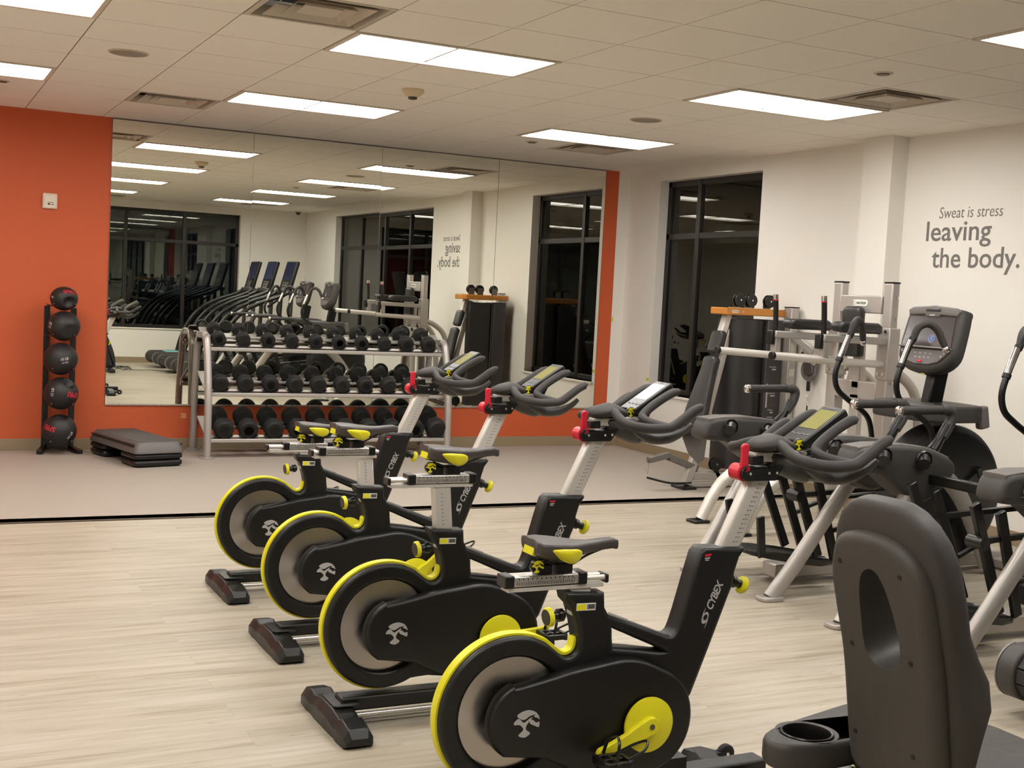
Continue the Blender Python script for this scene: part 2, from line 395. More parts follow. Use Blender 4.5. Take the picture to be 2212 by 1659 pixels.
# outside in the dark
b = B().box((20, 0, -.6), (300, 300, .2)); struct('ground', b, mat('asphalt_night', (30, 30, 32), .9))
LAMP = emit('street_lamp_glow', (1, .82, .42), 60); LAMPC = emit('window_light_far', (.9, .95, 1), 25)
for k, (x, y, z, r, m_) in enumerate([(25, -32.5, 2.75, .22, LAMP), (60, -102.4, 2.95, .28, LAMP), (58, -96, 2.9, .2, LAMPC), (25, -32.48, 1.72, .07, LAMPC), (45, -64, 3.0, .2, LAMPC), (70, -125, 2.6, .2, LAMP), (3, -60, 5.2, .4, LAMPC)]):
    t = thing('street_lamp', ['glowing round street lamp out in the dark, brightest seen through the mirrored window', 'small yellow lamp far out left of the bright street lamp', 'pale distant lamp just beside the small yellow one', 'tiny white light low beneath the bright street lamp', 'distant white light at the right edge of the dark view', 'faint yellow lamp beyond the parking area', 'lone white light behind the rear window wall'][k], 'street lamp', (x, y, -.5))
    obj('lamp_head', B().ball((0, 0, z+.5), r, 16), m_, t); obj('pole', B().cyl((0, 0, 0), (0, 0, z+.5-r*.9), .05), STEEL, t)
# ------------------------------------------------------------ wall mirror in four sheets
mir = thing('wall_mirror', 'four frameless mirror sheets covering the middle of the orange wall', 'mirror', (-1.137, W-.004, .394))
mw = (3.712+1.137)/4; mh = 2.822-.394
for k in range(4):
    b = B().box((mw/2, 0, mh/2), (mw-.003, .006, mh)); o = obj('mirror_sheet', b, MIRROR, mir)
    o.location = (k*mw, 0, 0); o.rotation_euler = ((0, math.radians(.035), math.radians(-.035), 0)[k], 0, math.radians((0, .01, -.02, .01)[k]))
b = B(); b.box((mw*2, -.003, -.004), (mw*4, .014, .012)); obj('bottom_channel', b, ALU, mir)
b = B(); b.box((mw*2, -.003, mh+.001), (mw*4, .012, .008)); obj('top_channel', b, STEEL, mir)
b = B(); [b.box((k*mw, -.0035, mh/2), (.003, .0015, mh)) for k in (0, 1, 2, 3, 4)]; obj('sheet_edge', b, STEEL, mir)
# ------------------------------------------------------------ lights and ceiling fittings
names_i = {-5: 'left', -1: 'middle', 3: 'right'}; names_j = {6: 'row nearest the mirror wall', 2: 'second row from the mirror wall', -2: 'third row from the mirror wall', -6: 'row nearest the rear windows'}
def make_troffer():
    t = thing('ceiling_light', 'x', 'ceiling light')
    b = B(); L_, S_ = 2*T-.008, T-.008
    for sy in (-1, 1): b.box((0, sy*(S_/2-.014), -.001), (L_, .028, .014))
    for sx in (-1, 1): b.box((sx*(L_/2-.014), 0, -.001), (.028, S_-.056, .014))
    obj('light_frame', b, mat('troffer_frame', (214, 202, 186), .5), t, bevel=.003)
    b = B().box((0, 0, .012), (L_-.05, S_-.05, .004)); obj('diffuser', b, DIFF, t)
    return t
t0 = make_troffer()
for n, (i, j) in enumerate(troffers):
    o = t0 if n == 0 else dup(t0)
    o.location = ((i+1)*T, (j+.5)*T, H); o['group'] = 'recessed ceiling lights'
    o['label'] = 'glowing recessed ceiling light, %s one of the %s' % (names_i[i], names_j[j])
def make_vent():
    t = thing('air_vent', 'x', 'air vent')
    P = mat('diffuser_paint', (196, 184, 168), .55); DK = mat('duct_dark', (38, 34, 31), .9)
    def ring(a, b_, za, zb):
        r = B(); q = lambda h, z: [(-h, -h, z), (h, -h, z), (h, h, z), (-h, h, z)]
        A_, B_ = q(a, za), q(b_, zb); th = .004
        r.loft([[Vector(p) for p in A_], [Vector(p) for p in B_], [Vector(p)+Vector((0, 0, th)) for p in B_], [Vector(p)+Vector((0, 0, th)) for p in A_]], closed=True); return r
    obj('vent_frame', ring(.30, .272, 0, -.002), P, t, sharp=20)
    b = ring(.272, .262, -.002, .05)
    obj('vent_throat', b, P, t, sharp=20)
    obj('vent_blade', ring(.225, .165, -.004, .045), P, t, sharp=20); obj('vent_blade', ring(.15, .10, -.004, .04), P, t, sharp=20)
    obj('vent_core', B().box((0, 0, .004), (.19, .19, .006)), P, t)
    obj('vent_duct', B().box((0, 0, .085), (.54, .54, .004)), DK, t)
    return t
v0 = make_vent()
vl = {(-2, 7): 'square louvred ceiling vent above the ball rack and mirror edge', (-2, 1): 'square louvred ceiling vent nearest the camera, cut by the top of the picture', (4, 1): 'square louvred ceiling vent at the corner of the light by the wall lettering',
      (4, 7): 'square louvred ceiling vent touching the light nearest the far right corner', (-2, -4): 'square louvred ceiling vent behind the camera over the treadmills', (4, -7): 'square louvred ceiling vent in the rear corner by the camera dome', (0, -8): 'square louvred ceiling vent over the middle treadmill'}
for n, c in enumerate(vents):
    o = v0 if n == 0 else dup(v0); o.location = ((c[0]+.5)*T, (c[1]+.5)*T, H); o['label'] = vl[c]; o['group'] = 'ceiling air vents'
def speaker(i, j, lab):
    t = thing('ceiling_speaker', lab, 'speaker', ((i+.5)*T, (j+.5)*T, H), group='round ceiling speakers')
    obj('speaker_rim', B().lathe([(.118, 0), (.118, -.004), (.108, -.007), (.106, 0)]), mat('rim_paint', (200, 186, 168), .5), t)
    m = MATS.get('perforated_grille')
    if not m:
        m = mat('perforated_grille', (158, 146, 132), .6, noise=.5, nscale=420)
    obj('speaker_grille', B().lathe([(.107, -.002), (.104, -.006), (.0, -.007)]), m, t)
speaker(-3, 4, 'round perforated ceiling speaker above the orange wall'); speaker(3, 4, 'round perforated ceiling speaker between the two right hand lights')
t = thing('smoke_detector', 'cream domed smoke detector on the ceiling between the lights', 'smoke detector', (.305, 2.74, H))
obj('detector_base', B().lathe([(.075, 0), (.075, -.012), (.062, -.03), (.034, -.05), (.03, -.05)]), mat('detector_cream', (214, 196, 162), .5), t); obj('detector_chamber', B().lathe([(.03, -.048), (.03, -.062), (.02, -.066), (0, -.066)]), mat('detector_slot', (70, 60, 50), .5), t)
for x, y, lab in ((2.126, .294, 'flush sprinkler cover in the ceiling beside the right vent'), (2.122, 4.546, 'flush sprinkler cover in the ceiling left of the corner vent'), (-2.105, 4.536, 'flush sprinkler cover in the ceiling at the left picture edge')):
    t = thing('sprinkler_cover', lab, 'sprinkler', (x, y, H), group='sprinkler covers')
    obj('cover_ring', B().lathe([(.055, 0), (.052, -.004), (.038, -.006), (.036, 0)]), mat('rim_paint', (200, 186, 168), .5), t); obj('cover_plate', B().lathe([(.036, -.001), (.034, -.011), (0, -.012)]), mat('cover_dark', (96, 84, 72), .5), t)
t = thing('security_camera', 'small dark security camera dome in the rear ceiling corner', 'security camera', (3.75, -5.1, H))
obj('camera_mount', B().cyl((0, 0, 0), (0, 0, -.02), .055), WHITE, t); obj('camera_dome', B().ball((0, 0, -.025), .045), SCREEN, t)
# ------------------------------------------------------------ wall lettering
RT = Matrix(((0, 0, -1, 0), (-1, 0, 0, 0), (0, 1, 0, 0), (0, 0, 0, 1)))   # text facing -X, reading towards -Y
def words(b, n, lab):
    bm = b.bm; bm.verts.index_update(); seen = {}; isl = []
    for v in bm.verts:
        if v in seen: continue
        st, cur = [v], []; seen[v] = 1
        while st:
            q = st.pop(); cur.append(q)
            for e_ in q.link_edges:
                o_ = e_.other_vert(q)
                if o_ not in seen: seen[o_] = 1; st.append(o_)
        isl.append((max(q.co.y for q in cur), min(q.co.y for q in cur), cur))
    isl.sort(key=lambda k: -k[0]); gaps = []; low = isl[0][1]
    for k in range(1, len(isl)): gaps.append((low-isl[k][0], k)); low = min(low, isl[k][1])
    cuts = sorted(k for g_, k in sorted(gaps, reverse=True)[:n-1]); cuts = [0]+cuts+[len(isl)]
    t = thing('wall_lettering', lab, 'lettering', (XR-.0012, (isl[0][0]+isl[-1][1])/2, min(v.co.z for v in bm.verts)), group='motivational lettering on the right wall')
    off = Vector(t.location)
    for p, q in zip(cuts, cuts[1:]):
        keep = set(v for k in isl[p:q] for v in k[2]); nb = B(); mp = {}
        for f_ in bm.faces:
            if f_.verts[0] in keep: nb.bm.faces.new([mp.setdefault(v, nb.bm.verts.new(v.co-off)) if v not in mp else mp[v] for v in f_.verts])
        obj('word', nb, mat('lettering_grey', (112, 108, 104), .6), t, sharp=20)
    bm.free()
def walltext(lab, txt, y0, y1, zb, size, bold, shear=0.):
    b = B().text(txt, size, Matrix(), ext=.0008, bold=bold, shear=shear, align='LEFT')
    xs = [v.co.x for v in b.bm.verts]; zs = [v.co.y for v in b.bm.verts]; k = (y0-y1)/(max(xs)-min(xs))
    base = sorted(zs)[0]
    mnx = min(xs)
    bmesh.ops.transform(b.bm, matrix=Matrix.Diagonal((k, 1, 1, 1)) @ Matrix.Translation((-mnx, 0, 0)), verts=b.bm.verts)
    # measure x-height baseline from the letter bottoms without descenders
    b2 = B().text('x', size, Matrix(), align='LEFT'); o2 = min(v.co.y for v in b2.bm.verts); b2.bm.free()
    bmesh.ops.transform(b.bm, matrix=Matrix.Translation((XR-.0012, y0, zb-o2)) @ RT, verts=b.bm.verts)
    words(b, txt.count(' ')+1, lab)
walltext('thin grey slanted words Sweat is stress, top line on the right wall', 'Sweat is stress', 1.677, 1.10, 2.215, .118, -.008, .12)
walltext('bold grey word leaving, middle line on the right wall', 'leaving', 1.79, 1.187, 2.055, .205, .008)
walltext('bold grey words the body with full stop, bottom line on the right wall', 'the body.', 1.72, .925, 1.862, .205, .008)
# ------------------------------------------------------------ small things on the walls
t = thing('wall_thermostat', 'small cream thermostat box with grey display on the orange wall', 'thermostat', (-1.622, W-.002, 2.088))
obj('housing', B().box((0, -.012, 0), (.118, .024, .128)), mat('cream_plastic', (222, 204, 186), .45), t, bevel=.01, seg=3)
obj('display', B().box((.004, -.0245, -.02), (.06, .003, .04)), mat('display_grey', (120, 106, 90), .3), t, bevel=.002); obj('cover', B().box((0, -.0235, -.006), (.085, .006, .1)), mat('cream_light', (230, 216, 198), .4), t, bevel=.006)
b = B(); b.text('21.5', .02, Matrix.Translation((.004, -.0265, -.02)) @ Matrix.Rotation(PI/2, 4, 'X'), bold=.02) if False else b.box((.004, -.0262, -.012), (.05, .001, .004)).box((-.008, -.0262, -.026), (.02, .001, .012)).box((.02, -.0262, -.028), (.02, .001, .006)); obj('display_mark', b, INKB, t)
t = thing('wall_outlet', 'worn paint patch around a small bare outlet plate below the mirror', 'outlet', (-.466, W-.001, .293))
b = B().prism([(-.03, .02), (.0, .026), (.028, .015), (.02, -.004), (.032, -.02), (-.01, -.024), (-.028, -.014), (-.012, .002)], -.002, 0); obj('plate', b, mat('patch_tan', (214, 150, 100), .6), t)
for x_, y_, z_, wd, lab, pln in ((XR-.0015, 5.43, .735, .05, 'yellow sticky arrow on the right wall beside the far window sill', 'x'), (XR-.0015, 5.385, .163, .025, 'small yellow sticky dot low on the right wall by the baseboard', 'x'), (3.885, W-.0015, 1.311, .02, 'tiny yellow sticky scrap on the edge of the orange stripe', 'y')):
    t = thing('sticky_note', lab, 'sticky note', (x_, y_, z_), group='yellow punch list stickers')
    b = B()
    if pln == 'x': b.box((0, 0, 0), (.0015, wd, .035)); 
    else: b.box((0, 0, 0), (wd, .0015, .05))
    obj('paper', b, mat('sticky_yellow', (206, 210, 60), .6), t)
    b = B()
    if pln == 'x': b.box((-.001, -.003, 0), (.001, wd*.45, .004)).box((-.001, -wd*.22, 0), (.001, .004, .014)); obj('pen_mark', b, INKB, t)
# ------------------------------------------------------------ spin bikes
def swirl_logo(b, m, s):
    """round emblem cut by waves: used on the belt cover and the small dials"""
    out = arc(0, 0, .5*s, 0, 360, 40)[:-1]
    pcs = [[(-.38, .3), (-.2, .42), (.06, .46), (.3, .38), (.36, .3), (.12, .26), (-.06, .16), (-.2, .16)],
           [(-.46, .1), (-.3, .2), (-.12, .04), (.06, .14), (.2, .2), (.0, -.04), (-.02, -.2), (.14, -.34), (-.06, -.47), (-.3, -.38), (-.12, -.2), (-.26, -.02), (-.47, .0)],
           [(.2, .12), (.36, .0), (.47, .02), (.46, -.16), (.3, -.1), (.14, -.02), (.1, .08)],
           [(.26, .22), (.4, .16), (.48, .1), (.44, .22), (.38, .3)]]
    for p in pcs: b.prism([(x*s, z*s) for x, z in spl(p, 3)], -.0012, 0, m=m)
    return b
def brand(b, m, s):
    """ringed swirl followed by the maker's word, text height s, centred at the origin of m (XZ plane, facing -Y)"""
    R = m @ Matrix.Rotation(PI/2, 4, 'X')
    b.text('CYBEX', s*1.38, R @ Matrix.Translation((s*.65, 0, 0)), ext=.0006, bold=.022, shear=.22, xs=.82, sp=.93)
    cx = -s*2.05
    o = [(cx+.62*s*math.cos(a)*1.15, .42*s*math.sin(a)) for a in (2*PI*k/28 for k in range(28))]
    n_ = [(cx+.08*s+.36*s*math.cos(a), .27*s*math.sin(a)) for a in (2*PI*k/28 for k in range(28))]
    b.plate([o, n_], 0, .0012, .0001, m=m, res=0)
    b.prism([(cx-.5*s, .2*s), (cx-.1*s, .44*s), (cx+.4*s, .52*s), (cx+1.1*s, .5*s), (cx+.4*s, .42*s), (cx, .36*s)], -.0006, .0006, m=m)
    b.prism([(cx+.5*s, -.2*s), (cx+.1*s, -.44*s), (cx-.4*s, -.52*s), (cx-1.1*s, -.5*s), (cx-.4*s, -.42*s), (cx, -.36*s)][::-1], -.0006, .0006, m=m)
    return b
def dial(par, p, d, r=.026, emblem=True):
    """knurled yellow adjuster with a black face on a black stem, pointing along d"""
    p, d = Vector(p), Vector(d).normalized()
    k = obj('adjuster_knob', B().cyl(p, p+d*.045, .013).cyl(p+d*.006, p+d*.02, .019), SATIN, par)
    b = B().lathe([(r*.8, 0), (r, .003), (r, .013), (r*.86, .017), (r*.8, .016)], p+d*.042, d, 28)
    obj('knob_ring', b, YEL, k, sharp=50)
    obj('knob_face', B().cyl(p+d*.05, p+d*.0605, r*.8), SATIN, k)
    return k
def side_dial(par, p, r=.021):
    p = Vector(p); k = obj('side_knob', B().cyl(p, p+Vector((0, -.012, 0)), r, n=28), SATIN, par)
    obj('knob_emblem', swirl_logo(B(), Matrix.Translation(p+Vector((0, -.0125, 0))), r*1.9), YEL, k)
def make_bike(s0, s1, saddle_x, rail_z, crank, glare=False):
    t = thing('spin_bike', 'x', 'exercise bike')
    cz = .338; cx = .006
    # main body with flywheel opening and frame triangle
    out = arc(0, cz, .222, 292, 68, 34)[::1]
    out = [(.083*1, .149)] if False else []
    out += [(.24, .14), (.172, .149), (.13, .147)] + arc(0, cz, .222, 292, 62, 40)[0:0]
    a = arc(cx, cz, .2185, -62, -292, 44)      # runs clockwise: bottom, rear, top, towards the front
    out += a[:-1]
    out += spl([(.110, .527), (.137, .506), (.163, .487), (.188, .487), (.205, .503), (.209, .535)], 4, closed=False)
    out += [(.20, .575), (.182, .628), (.164, .645), (.156, .672), (.285, .664), (.289, .62), (.303, .597)]
    out += [(.40, .562), (.485, .53)] + spl([(.503, .522), (.524, .520), (.54, .536), (.558, .59)], 3, closed=False)
    out += [(.588, .70), (.606, .762), (.622, .779), (.768, .774), (.770, .766), (.752, .742), (.739, .70), (.735, .66), (.722, .63)]
    out += [(.662, .475), (.606, .335)] + arc(.43, .28, .156, 10, -84, 12)
    tri = spl([(.318, .552), (.325, .553), (.40, .52), (.49, .480), (.486, .474), (.40, .489), (.33, .499), (.323, .506)], 2)
    hole = arc(cx, cz, .160, 0, 360, 56)[:-1]
    fr = B().plate([out, tri, hole], 0, .074, .014, res=3)
    fr = obj('frame', fr, BLK, t, sharp=50)
    obj('lit_mast_face', B().bar((.606, 0, .350), (.729, 0, .665), .014, .05, up=(0, 1, 0)), SILV, fr)  # light on the mast's front face, put in as a silver strip
    b = B().plate([[(.297, .601), (.30, .607), (.365, .582), (.365, .576)]], -.034, .004, .001); obj('frame_script', b, INKG, fr)
    # inner well of the fender, disc
    fl = obj('flywheel', B().lathe([(0, -.012), (.166, -.012), (.17, -.009), (.17, .009), (.166, .012), (0, .012)], (0, 0, 0), (0, 1, 0), 64), DISC, t, sharp=30); fl.location = (cx, 0, cz)
    # yellow stripe along the fender edge
    pts = [(x, z) for x, z in arc(cx, cz, .2215, 282, 68, 52)] + spl([(.112, .533), (.138, .512), (.164, .494), (.185, .4945), (.199, .508), (.204, .537)], 5, closed=False)
    rings = []
    for i, (x, z) in enumerate(pts):
        p, q = pts[max(i-1, 0)], pts[min(i+1, len(pts)-1)]; d = Vector((q[0]-p[0], q[1]-p[1])).normalized(); n = Vector((-d.y, d.x))
        tp = min(1, .3+i/6, .45+(len(pts)-1-i)/3); hw, ht = .017*tp, .005
        rings.append([Vector((x+n.x*u, v, z+n.y*u)) for u, v in ((-ht, -hw), (ht*.6, -hw), (ht, -hw*.6), (ht, hw*.6), (ht*.6, hw), (-ht, hw))])
    obj('fender_stripe', B().loft(rings), YEL, t, sharp=60)
    # belt cover on both sides
    cov = arc(.032, .326, .113, 236, 112, 14)
    cov += spl([(-.012, .424), (.05, .434), (.114, .446), (.18, .459), (.26, .468), (.33, .476), (.39, .470), (.44, .452)], 3, closed=False)
    cov += arc(.425, .285, .158, 62, -80, 18) + [(.36, .133), (.25, .142), (.185, .168), (.10, .213)]
    for sd in (-1, 1):
        b = B(); slab(b, cov, .03*sd, .078*sd, .014, 5) if sd > 0 else slab(b, cov, -.03, -.078, -.014, 5) if False else slab(b, cov, .03, .078, .014, 5)
        if sd < 0: bmesh.ops.transform(b.bm, matrix=Matrix.Diagonal((1, -1, 1, 1)), verts=b.bm.verts)
        c = obj('belt_cover', b, BLK, t, sharp=60)
        if sd < 0:
            obj('cover_emblem', swirl_logo(B(), Matrix.Translation((.03, -.0785, .324)), .082), INKG, c)
            obj('chain_disc', B().lathe([(0, 0), (.079, 0), (.081, -.002), (.081, -.009), (.079, -.010), (0, -.010)], (.42, -.0775-.01, .283), (0, 1, 0), 48).lathe([(.03, -.012), (.03, -.016), (.0, -.016)], (.42, -.0775, .283), (0, 1, 0)), YEL, t, sharp=30)
        else: obj('chain_disc', B().cyl((.42, .078, .283), (.42, .088, .283), .08, n=40), YEL, t)
    # cranks and pedals
    for sd, an in ((-1, crank), (1, crank+180)):
        y = sd*.104; ca, sa = math.cos(math.radians(an)), math.sin(math.radians(an)); L_ = .17
        m = Matrix.Translation((.42, y, .283)) @ Matrix.Rotation(-math.radians(an), 4, 'Y')
        arm = [(-.022, 0)]+arc(0, 0, .0225, 200, 160, 2)[:0]+arc(0, 0, .023, 150, 90, 5)[::1][:0]
        shape = arc(0, 0, .027, 90, 270, 10)+[(.03, -.025), (.08, -.0185), (.15, -.017)]+arc(L_, 0, .019, -80, 80, 8)+[(.15, .017), (.08, .0185), (.03, .025)]
        c = obj('crank_arm', B().plate([shape], 0, .018, .004, m=m), YEL, t, sharp=50)
        obj('crank_bolt', B().cyl((.42, y+sd*.008, .283), (.42, y+sd*.0115, .283), .008), STEEL, c)
        px, pz = .42+L_*ca, .283+L_*sa
        b = B(); b.cyl((px, y, pz), (px, y+sd*.1, pz), .009)
        for xx in (-.038, .038): b.box((px+xx, y+sd*.058, pz), (.014, .075, .024))
        for yy in (.024, .058, .092): b.box((px, y+sd*yy, pz), (.08, .012, .018))
        p_ = obj('pedal', b, SATIN, c, bevel=.002)
        b = B(); b.tube([(px+.03, y+sd*.03, pz+.01), (px+.085, y+sd*.032, pz+.03), (px+.11, y+sd*.058, pz+.045), (px+.085, y+sd*.084, pz+.03), (px+.03, y+sd*.086, pz+.01)], .004, 8)
        b.tube([(px-.01, y+sd*.022, pz+.012), (px+.0, y+sd*.03, pz+.055), (px+.01, y+sd*.058, pz+.07), (px+.0, y+sd*.088, pz+.055), (px-.01, y+sd*.096, pz+.012)], .006, 8, flat=.4)
        b.box((px-.02, y+sd*.058, pz-.025), (.05, .03, .02))
        obj('toe_cage', b, SATIN, p_)
    # seat post, slider, saddle
    tl = (rail_z-.665)*.12
    b = B().bar((.222, 0, .60), (.222-.10*(rail_z-.02-.60), 0, rail_z-.018), .066, .036, up=(0, 1, 0)); sp_ = obj('seat_post', b, WPAINT, t, bevel=.006)
    b = B(); n = int((rail_z-.03-.68)/.0135)
    for k in range(max(n, 1)): z = .684+k*.0135; b.box((.218-.10*(z-.6), -.0335+.0, z), (.007, .0012, .0012))
    b2 = B(); [b2.box((.218-.10*(.684+k*.0135-.6)-.006, -.0337+.0155, .684+k*.0135), (.003, .001, .003)) for k in range(0)]; b2.bm.free()
    for v in b.bm.verts: v.co.y += .0148
    obj('post_scale', b, INKB, sp_)
    a0, a1, b0, b1 = s0[0], s0[1], s1[0], s1[1]
    sl = obj('seat_slider', B().box(((a0+a1)/2, 0, rail_z+.003), (a1-a0-.03, .052, .031)), ALU, t, bevel=.006, seg=3)
    b = B()
    for yy in (-.014, .014): b.cyl((b0, yy, rail_z), (b1, yy, rail_z), .0075, n=14)
    b.box(((b0+b1)/2, 0, rail_z-.0205), (b1-b0-.02, .044, .011)); obj('slider_rail', b, WPAINT, sl)
    for xx in (a0+.012, a1-.012): obj('slider_cap', B().box((xx, 0, rail_z+.003), (.03, .057, .036)), SATIN, sl, bevel=.004)
    ex = b1 if b1 > a1+.02 else b0; b = B().box((ex, 0, rail_z-.003), (.012, .05, .026)); obj('slider_cap', b, SATIN, sl, bevel=.004)
    b = B(); k = 0; x = a0+.035
    while x < a1-.035: b.box((x, -.0266, rail_z-.001-(.0015 if k % 5 else 0)), (.0011, .0008, .009 if k % 5 else .013)); x += .0072; k += 1
    x = a0+.04
    while x < a1-.035: b.box((x, -.0266, rail_z+.0105), (.003, .0008, .004)); x += .0142
    obj('slider_scale', b, INKB, sl)
    sz = rail_z+.118; sx = saddle_x
    # saddle: rings across its length, rear at sx
    prof = [(0, .052, -.052, .004), (.012, .07, -.062, 0), (.05, .078, -.072, 0), (.09, .074, -.076, -.004), (.125, .058, -.072, -.008), (.155, .038, -.05, -.011), (.19, .026, -.038, -.012), (.23, .021, -.034, -.008), (.265, .019, -.033, -.006), (.282, .014, -.028, -.012)]
    rings = []
    for u, hw, bot, top in prof:
        r = []; zt = top
        for k in range(20):
            a_ = 2*PI*k/20; c_, s_ = math.cos(a_), math.sin(a_)
            y = hw*(abs(c_)**.7)*(1 if c_ > 0 else -1); z = (zt-.012)+(.012*(abs(s_)**.6) if s_ > 0 else (bot*.62)*(abs(s_)**.8))
            if abs(y) < hw*.25 and s_ > 0: z -= .003
            r.append(Vector((sx+u, y, sz+z)))
        rings.append(r)
    sd_ = obj('saddle', B().loft(rings), mat('saddle_vinyl', (66, 60, 59), .4, bump=.15, bscale=500), t, sharp=80)
    for s_ in (-1, 1):
        b = B(); pan = spl([(.035, -.02), (.06, -.017), (.09, -.019), (.125, -.024), (.146, -.036), (.142, -.054), (.115, -.064), (.08, -.056), (.052, -.038)], 3)
        def yy(u):
            for p_, q_ in zip(prof, prof[1:]):
                if p_[0] <= u <= q_[0]: return p_[1]+(q_[1]-p_[1])*(u-p_[0])/(q_[0]-p_[0])+.004
            return .05
        n = len(pan); c0 = Vector((sx+.088, 0, sz-.034))
        A_ = [b.bm.verts.new((sx+u, s_*(yy(u)-.006*max(0, -(v+.02))/.03), sz+v)) for u, v in pan]
        I_ = [b.bm.verts.new((c0.x+(sx+u-c0.x)*.75, s_*(yy(c0.x-sx+(u-(c0.x-sx))*.75)+.004-.005*max(0, -(v*.75-.0085+.02))/.03), c0.z+(sz+v-c0.z)*.75)) for u, v in pan]
        C_ = b.bm.verts.new((c0.x, s_*(yy(.088)+.004), c0.z))
        O_ = [b.bm.verts.new((v.co.x, v.co.y-s_*.014, v.co.z)) for v in A_]
        for k in range(n):
            j = (k+1) % n; b.bm.faces.new((O_[k], O_[j], A_[j], A_[k])); b.bm.faces.new((A_[k], A_[j], I_[j], I_[k])); b.bm.faces.new((I_[k], I_[j], C_))
        obj('side_pad', b, YEL, sd_, sharp=70)
    obj('rear_flash', B().prism([(sx-.006, sz-.042), (sx+.004, sz-.006), (sx+.012, sz-.01), (sx+.012, sz-.045)], -.03, .03), YEL, sd_, bevel=.002)
    b = B()
    for s_ in (-.018, .018): b.tube([(sx+.04, s_, sz-.06), (sx+.09, s_, sz-.077), (sx+.13, s_, sz-.074), (sx+.18, s_*.7, sz-.052), (sx+.24, s_*.5, sz-.034)], .0036, 8)
    b.box((sx+.105, 0, sz-.085), (.05, .046, .028)).cyl((sx+.105, 0, rail_z+.012), (sx+.105, 0, sz-.07), .018); obj('saddle_clamp', b, SATIN, sd_, bevel=.002)
    obj('clamp_block', B().box((sx+.045, 0, rail_z+.032), (.045, .04, .03)).cyl((sx+.045, 0, rail_z+.02), (sx+.045, 0, rail_z+.055), .014), SATIN, t, bevel=.004)
    side_dial(t, (sx+.012, -.022, rail_z+.045), .02)
    dial(t, (.172, 0, .60), (-1, -.05, -.08), .028); dial(t, (.742, 0, .668), (.9, -.1, -.35), .027)
    # stickers
    st = obj('size_sticker', B().box((.222, -.0378, .628), (.062, .0012, .021), rot=(0, .02, 0)), WHITE, fr)
    obj('sticker_patch', B().box((.207, -.0386, .628), (.028, .0008, .017)), YEL, fr); obj('sticker_patch', B().box((.238, -.0386, .628), (.026, .0008, .015)), mat('sticker_grey', (120, 118, 116), .5), fr)
    obj('sticker_text', B().text('IC5', .012, Matrix.Translation((.239, -.0392, .628)) @ Matrix.Rotation(PI/2, 4, 'X'), bold=.03), INKB, fr)
    obj('warning_sticker', B().box((.632, -.0378, .757), (.022, .001, .006), rot=(0, -.1, 0)), RED, fr); obj('warning_text', B().box((.63, -.0378, .748), (.018, .001, .004), rot=(0, -.1, 0)).box((.629, -.0378, .742), (.013, .001, .003)), INKG, fr)
    # maker's word on the mast
    dv = Vector((.722-.606, 0, .63-.335)).normalized(); ang = math.atan2(dv.z, dv.x)
    b = brand(B(), Matrix.Translation((.657, -.0378, .615)) @ Matrix.Rotation(-ang+.06, 4, 'Y'), .026); obj('maker_name', b, INKG, fr, sharp=20)
    # handlebar post and bracket
    hp = obj('handlebar_post', B().bar((.70, 0, .72), (.833, 0, 1.005), .072, .042, up=(0, 1, 0)), WPAINT, t, bevel=.012, seg=3)
    b = B(); dd = (Vector((.833, 0, 1.005))-Vector((.70, 0, .72))).normalized()
    for k in range(14): p = Vector((.737, 0, .79))+dd*(.0148*k); b.box((p.x+.008, -.0213, p.z), (.009, .001, .0011), rot=(0, .15, 0)); b.box((p.x-.002, -.0213, p.z), (.003, .001, .003))
    obj('post_scale', b, INKB, hp)
    sh = [(.748, 1.003)]+arc(.762, .9985, .0235, 90, 270, 10)+[(.865, .975), (.897, 1.022)]
    b = B()
    for s_ in (-1, 1): b.plate([sh], s_*.03, .012, .002)
    br = obj('bar_bracket', b.box((.82, 0, 1.0), (.09, .05, .03)), SATIN, t, sharp=50); [obj('bracket_screw', screws(B(), [q], .0045, (0, -1, 0), .0025), CHROME, br) for q in ((.768, -.036, .998), (.838, -.036, .999), (.868, -.036, 1.0))]
    obj('clamp_box', B().box((.803, 0, 1.036), (.042, .05, .028)), SATIN, t, bevel=.003)
    lv = obj('release_lever', B().cyl((.755, -.024, .999), (.755, .024, .999), .0255, n=32).plate([[(.738, 1.0), (.772, 1.0), (.766, 1.05)]+arc(.755, 1.075, .0135, -20, 200, 10)+[(.744, 1.05)]], -.02, .014, .004), RED, t, sharp=50)
    obj('bar_rail', B().box((.895, 0, 1.045), (.20, .038, .03)), WPAINT, t, bevel=.003)
    # handlebar
    b = B()
    rings = []
    for u, w_, h_, zc in ((.79, .02, .008, 1.075), (.80, .04, .02, 1.078), (.83, .058, .03, 1.083), (.87, .066, .033, 1.09), (.90, .062, .03, 1.085), (.93, .045, .02, 1.078), (.94, .02, .01, 1.075)):
        rings.append([Vector((u, w_*math.cos(a), zc+h_*.8*math.sin(a))) for a in (2*PI*k/20 for k in range(20))])
    b.loft(rings)
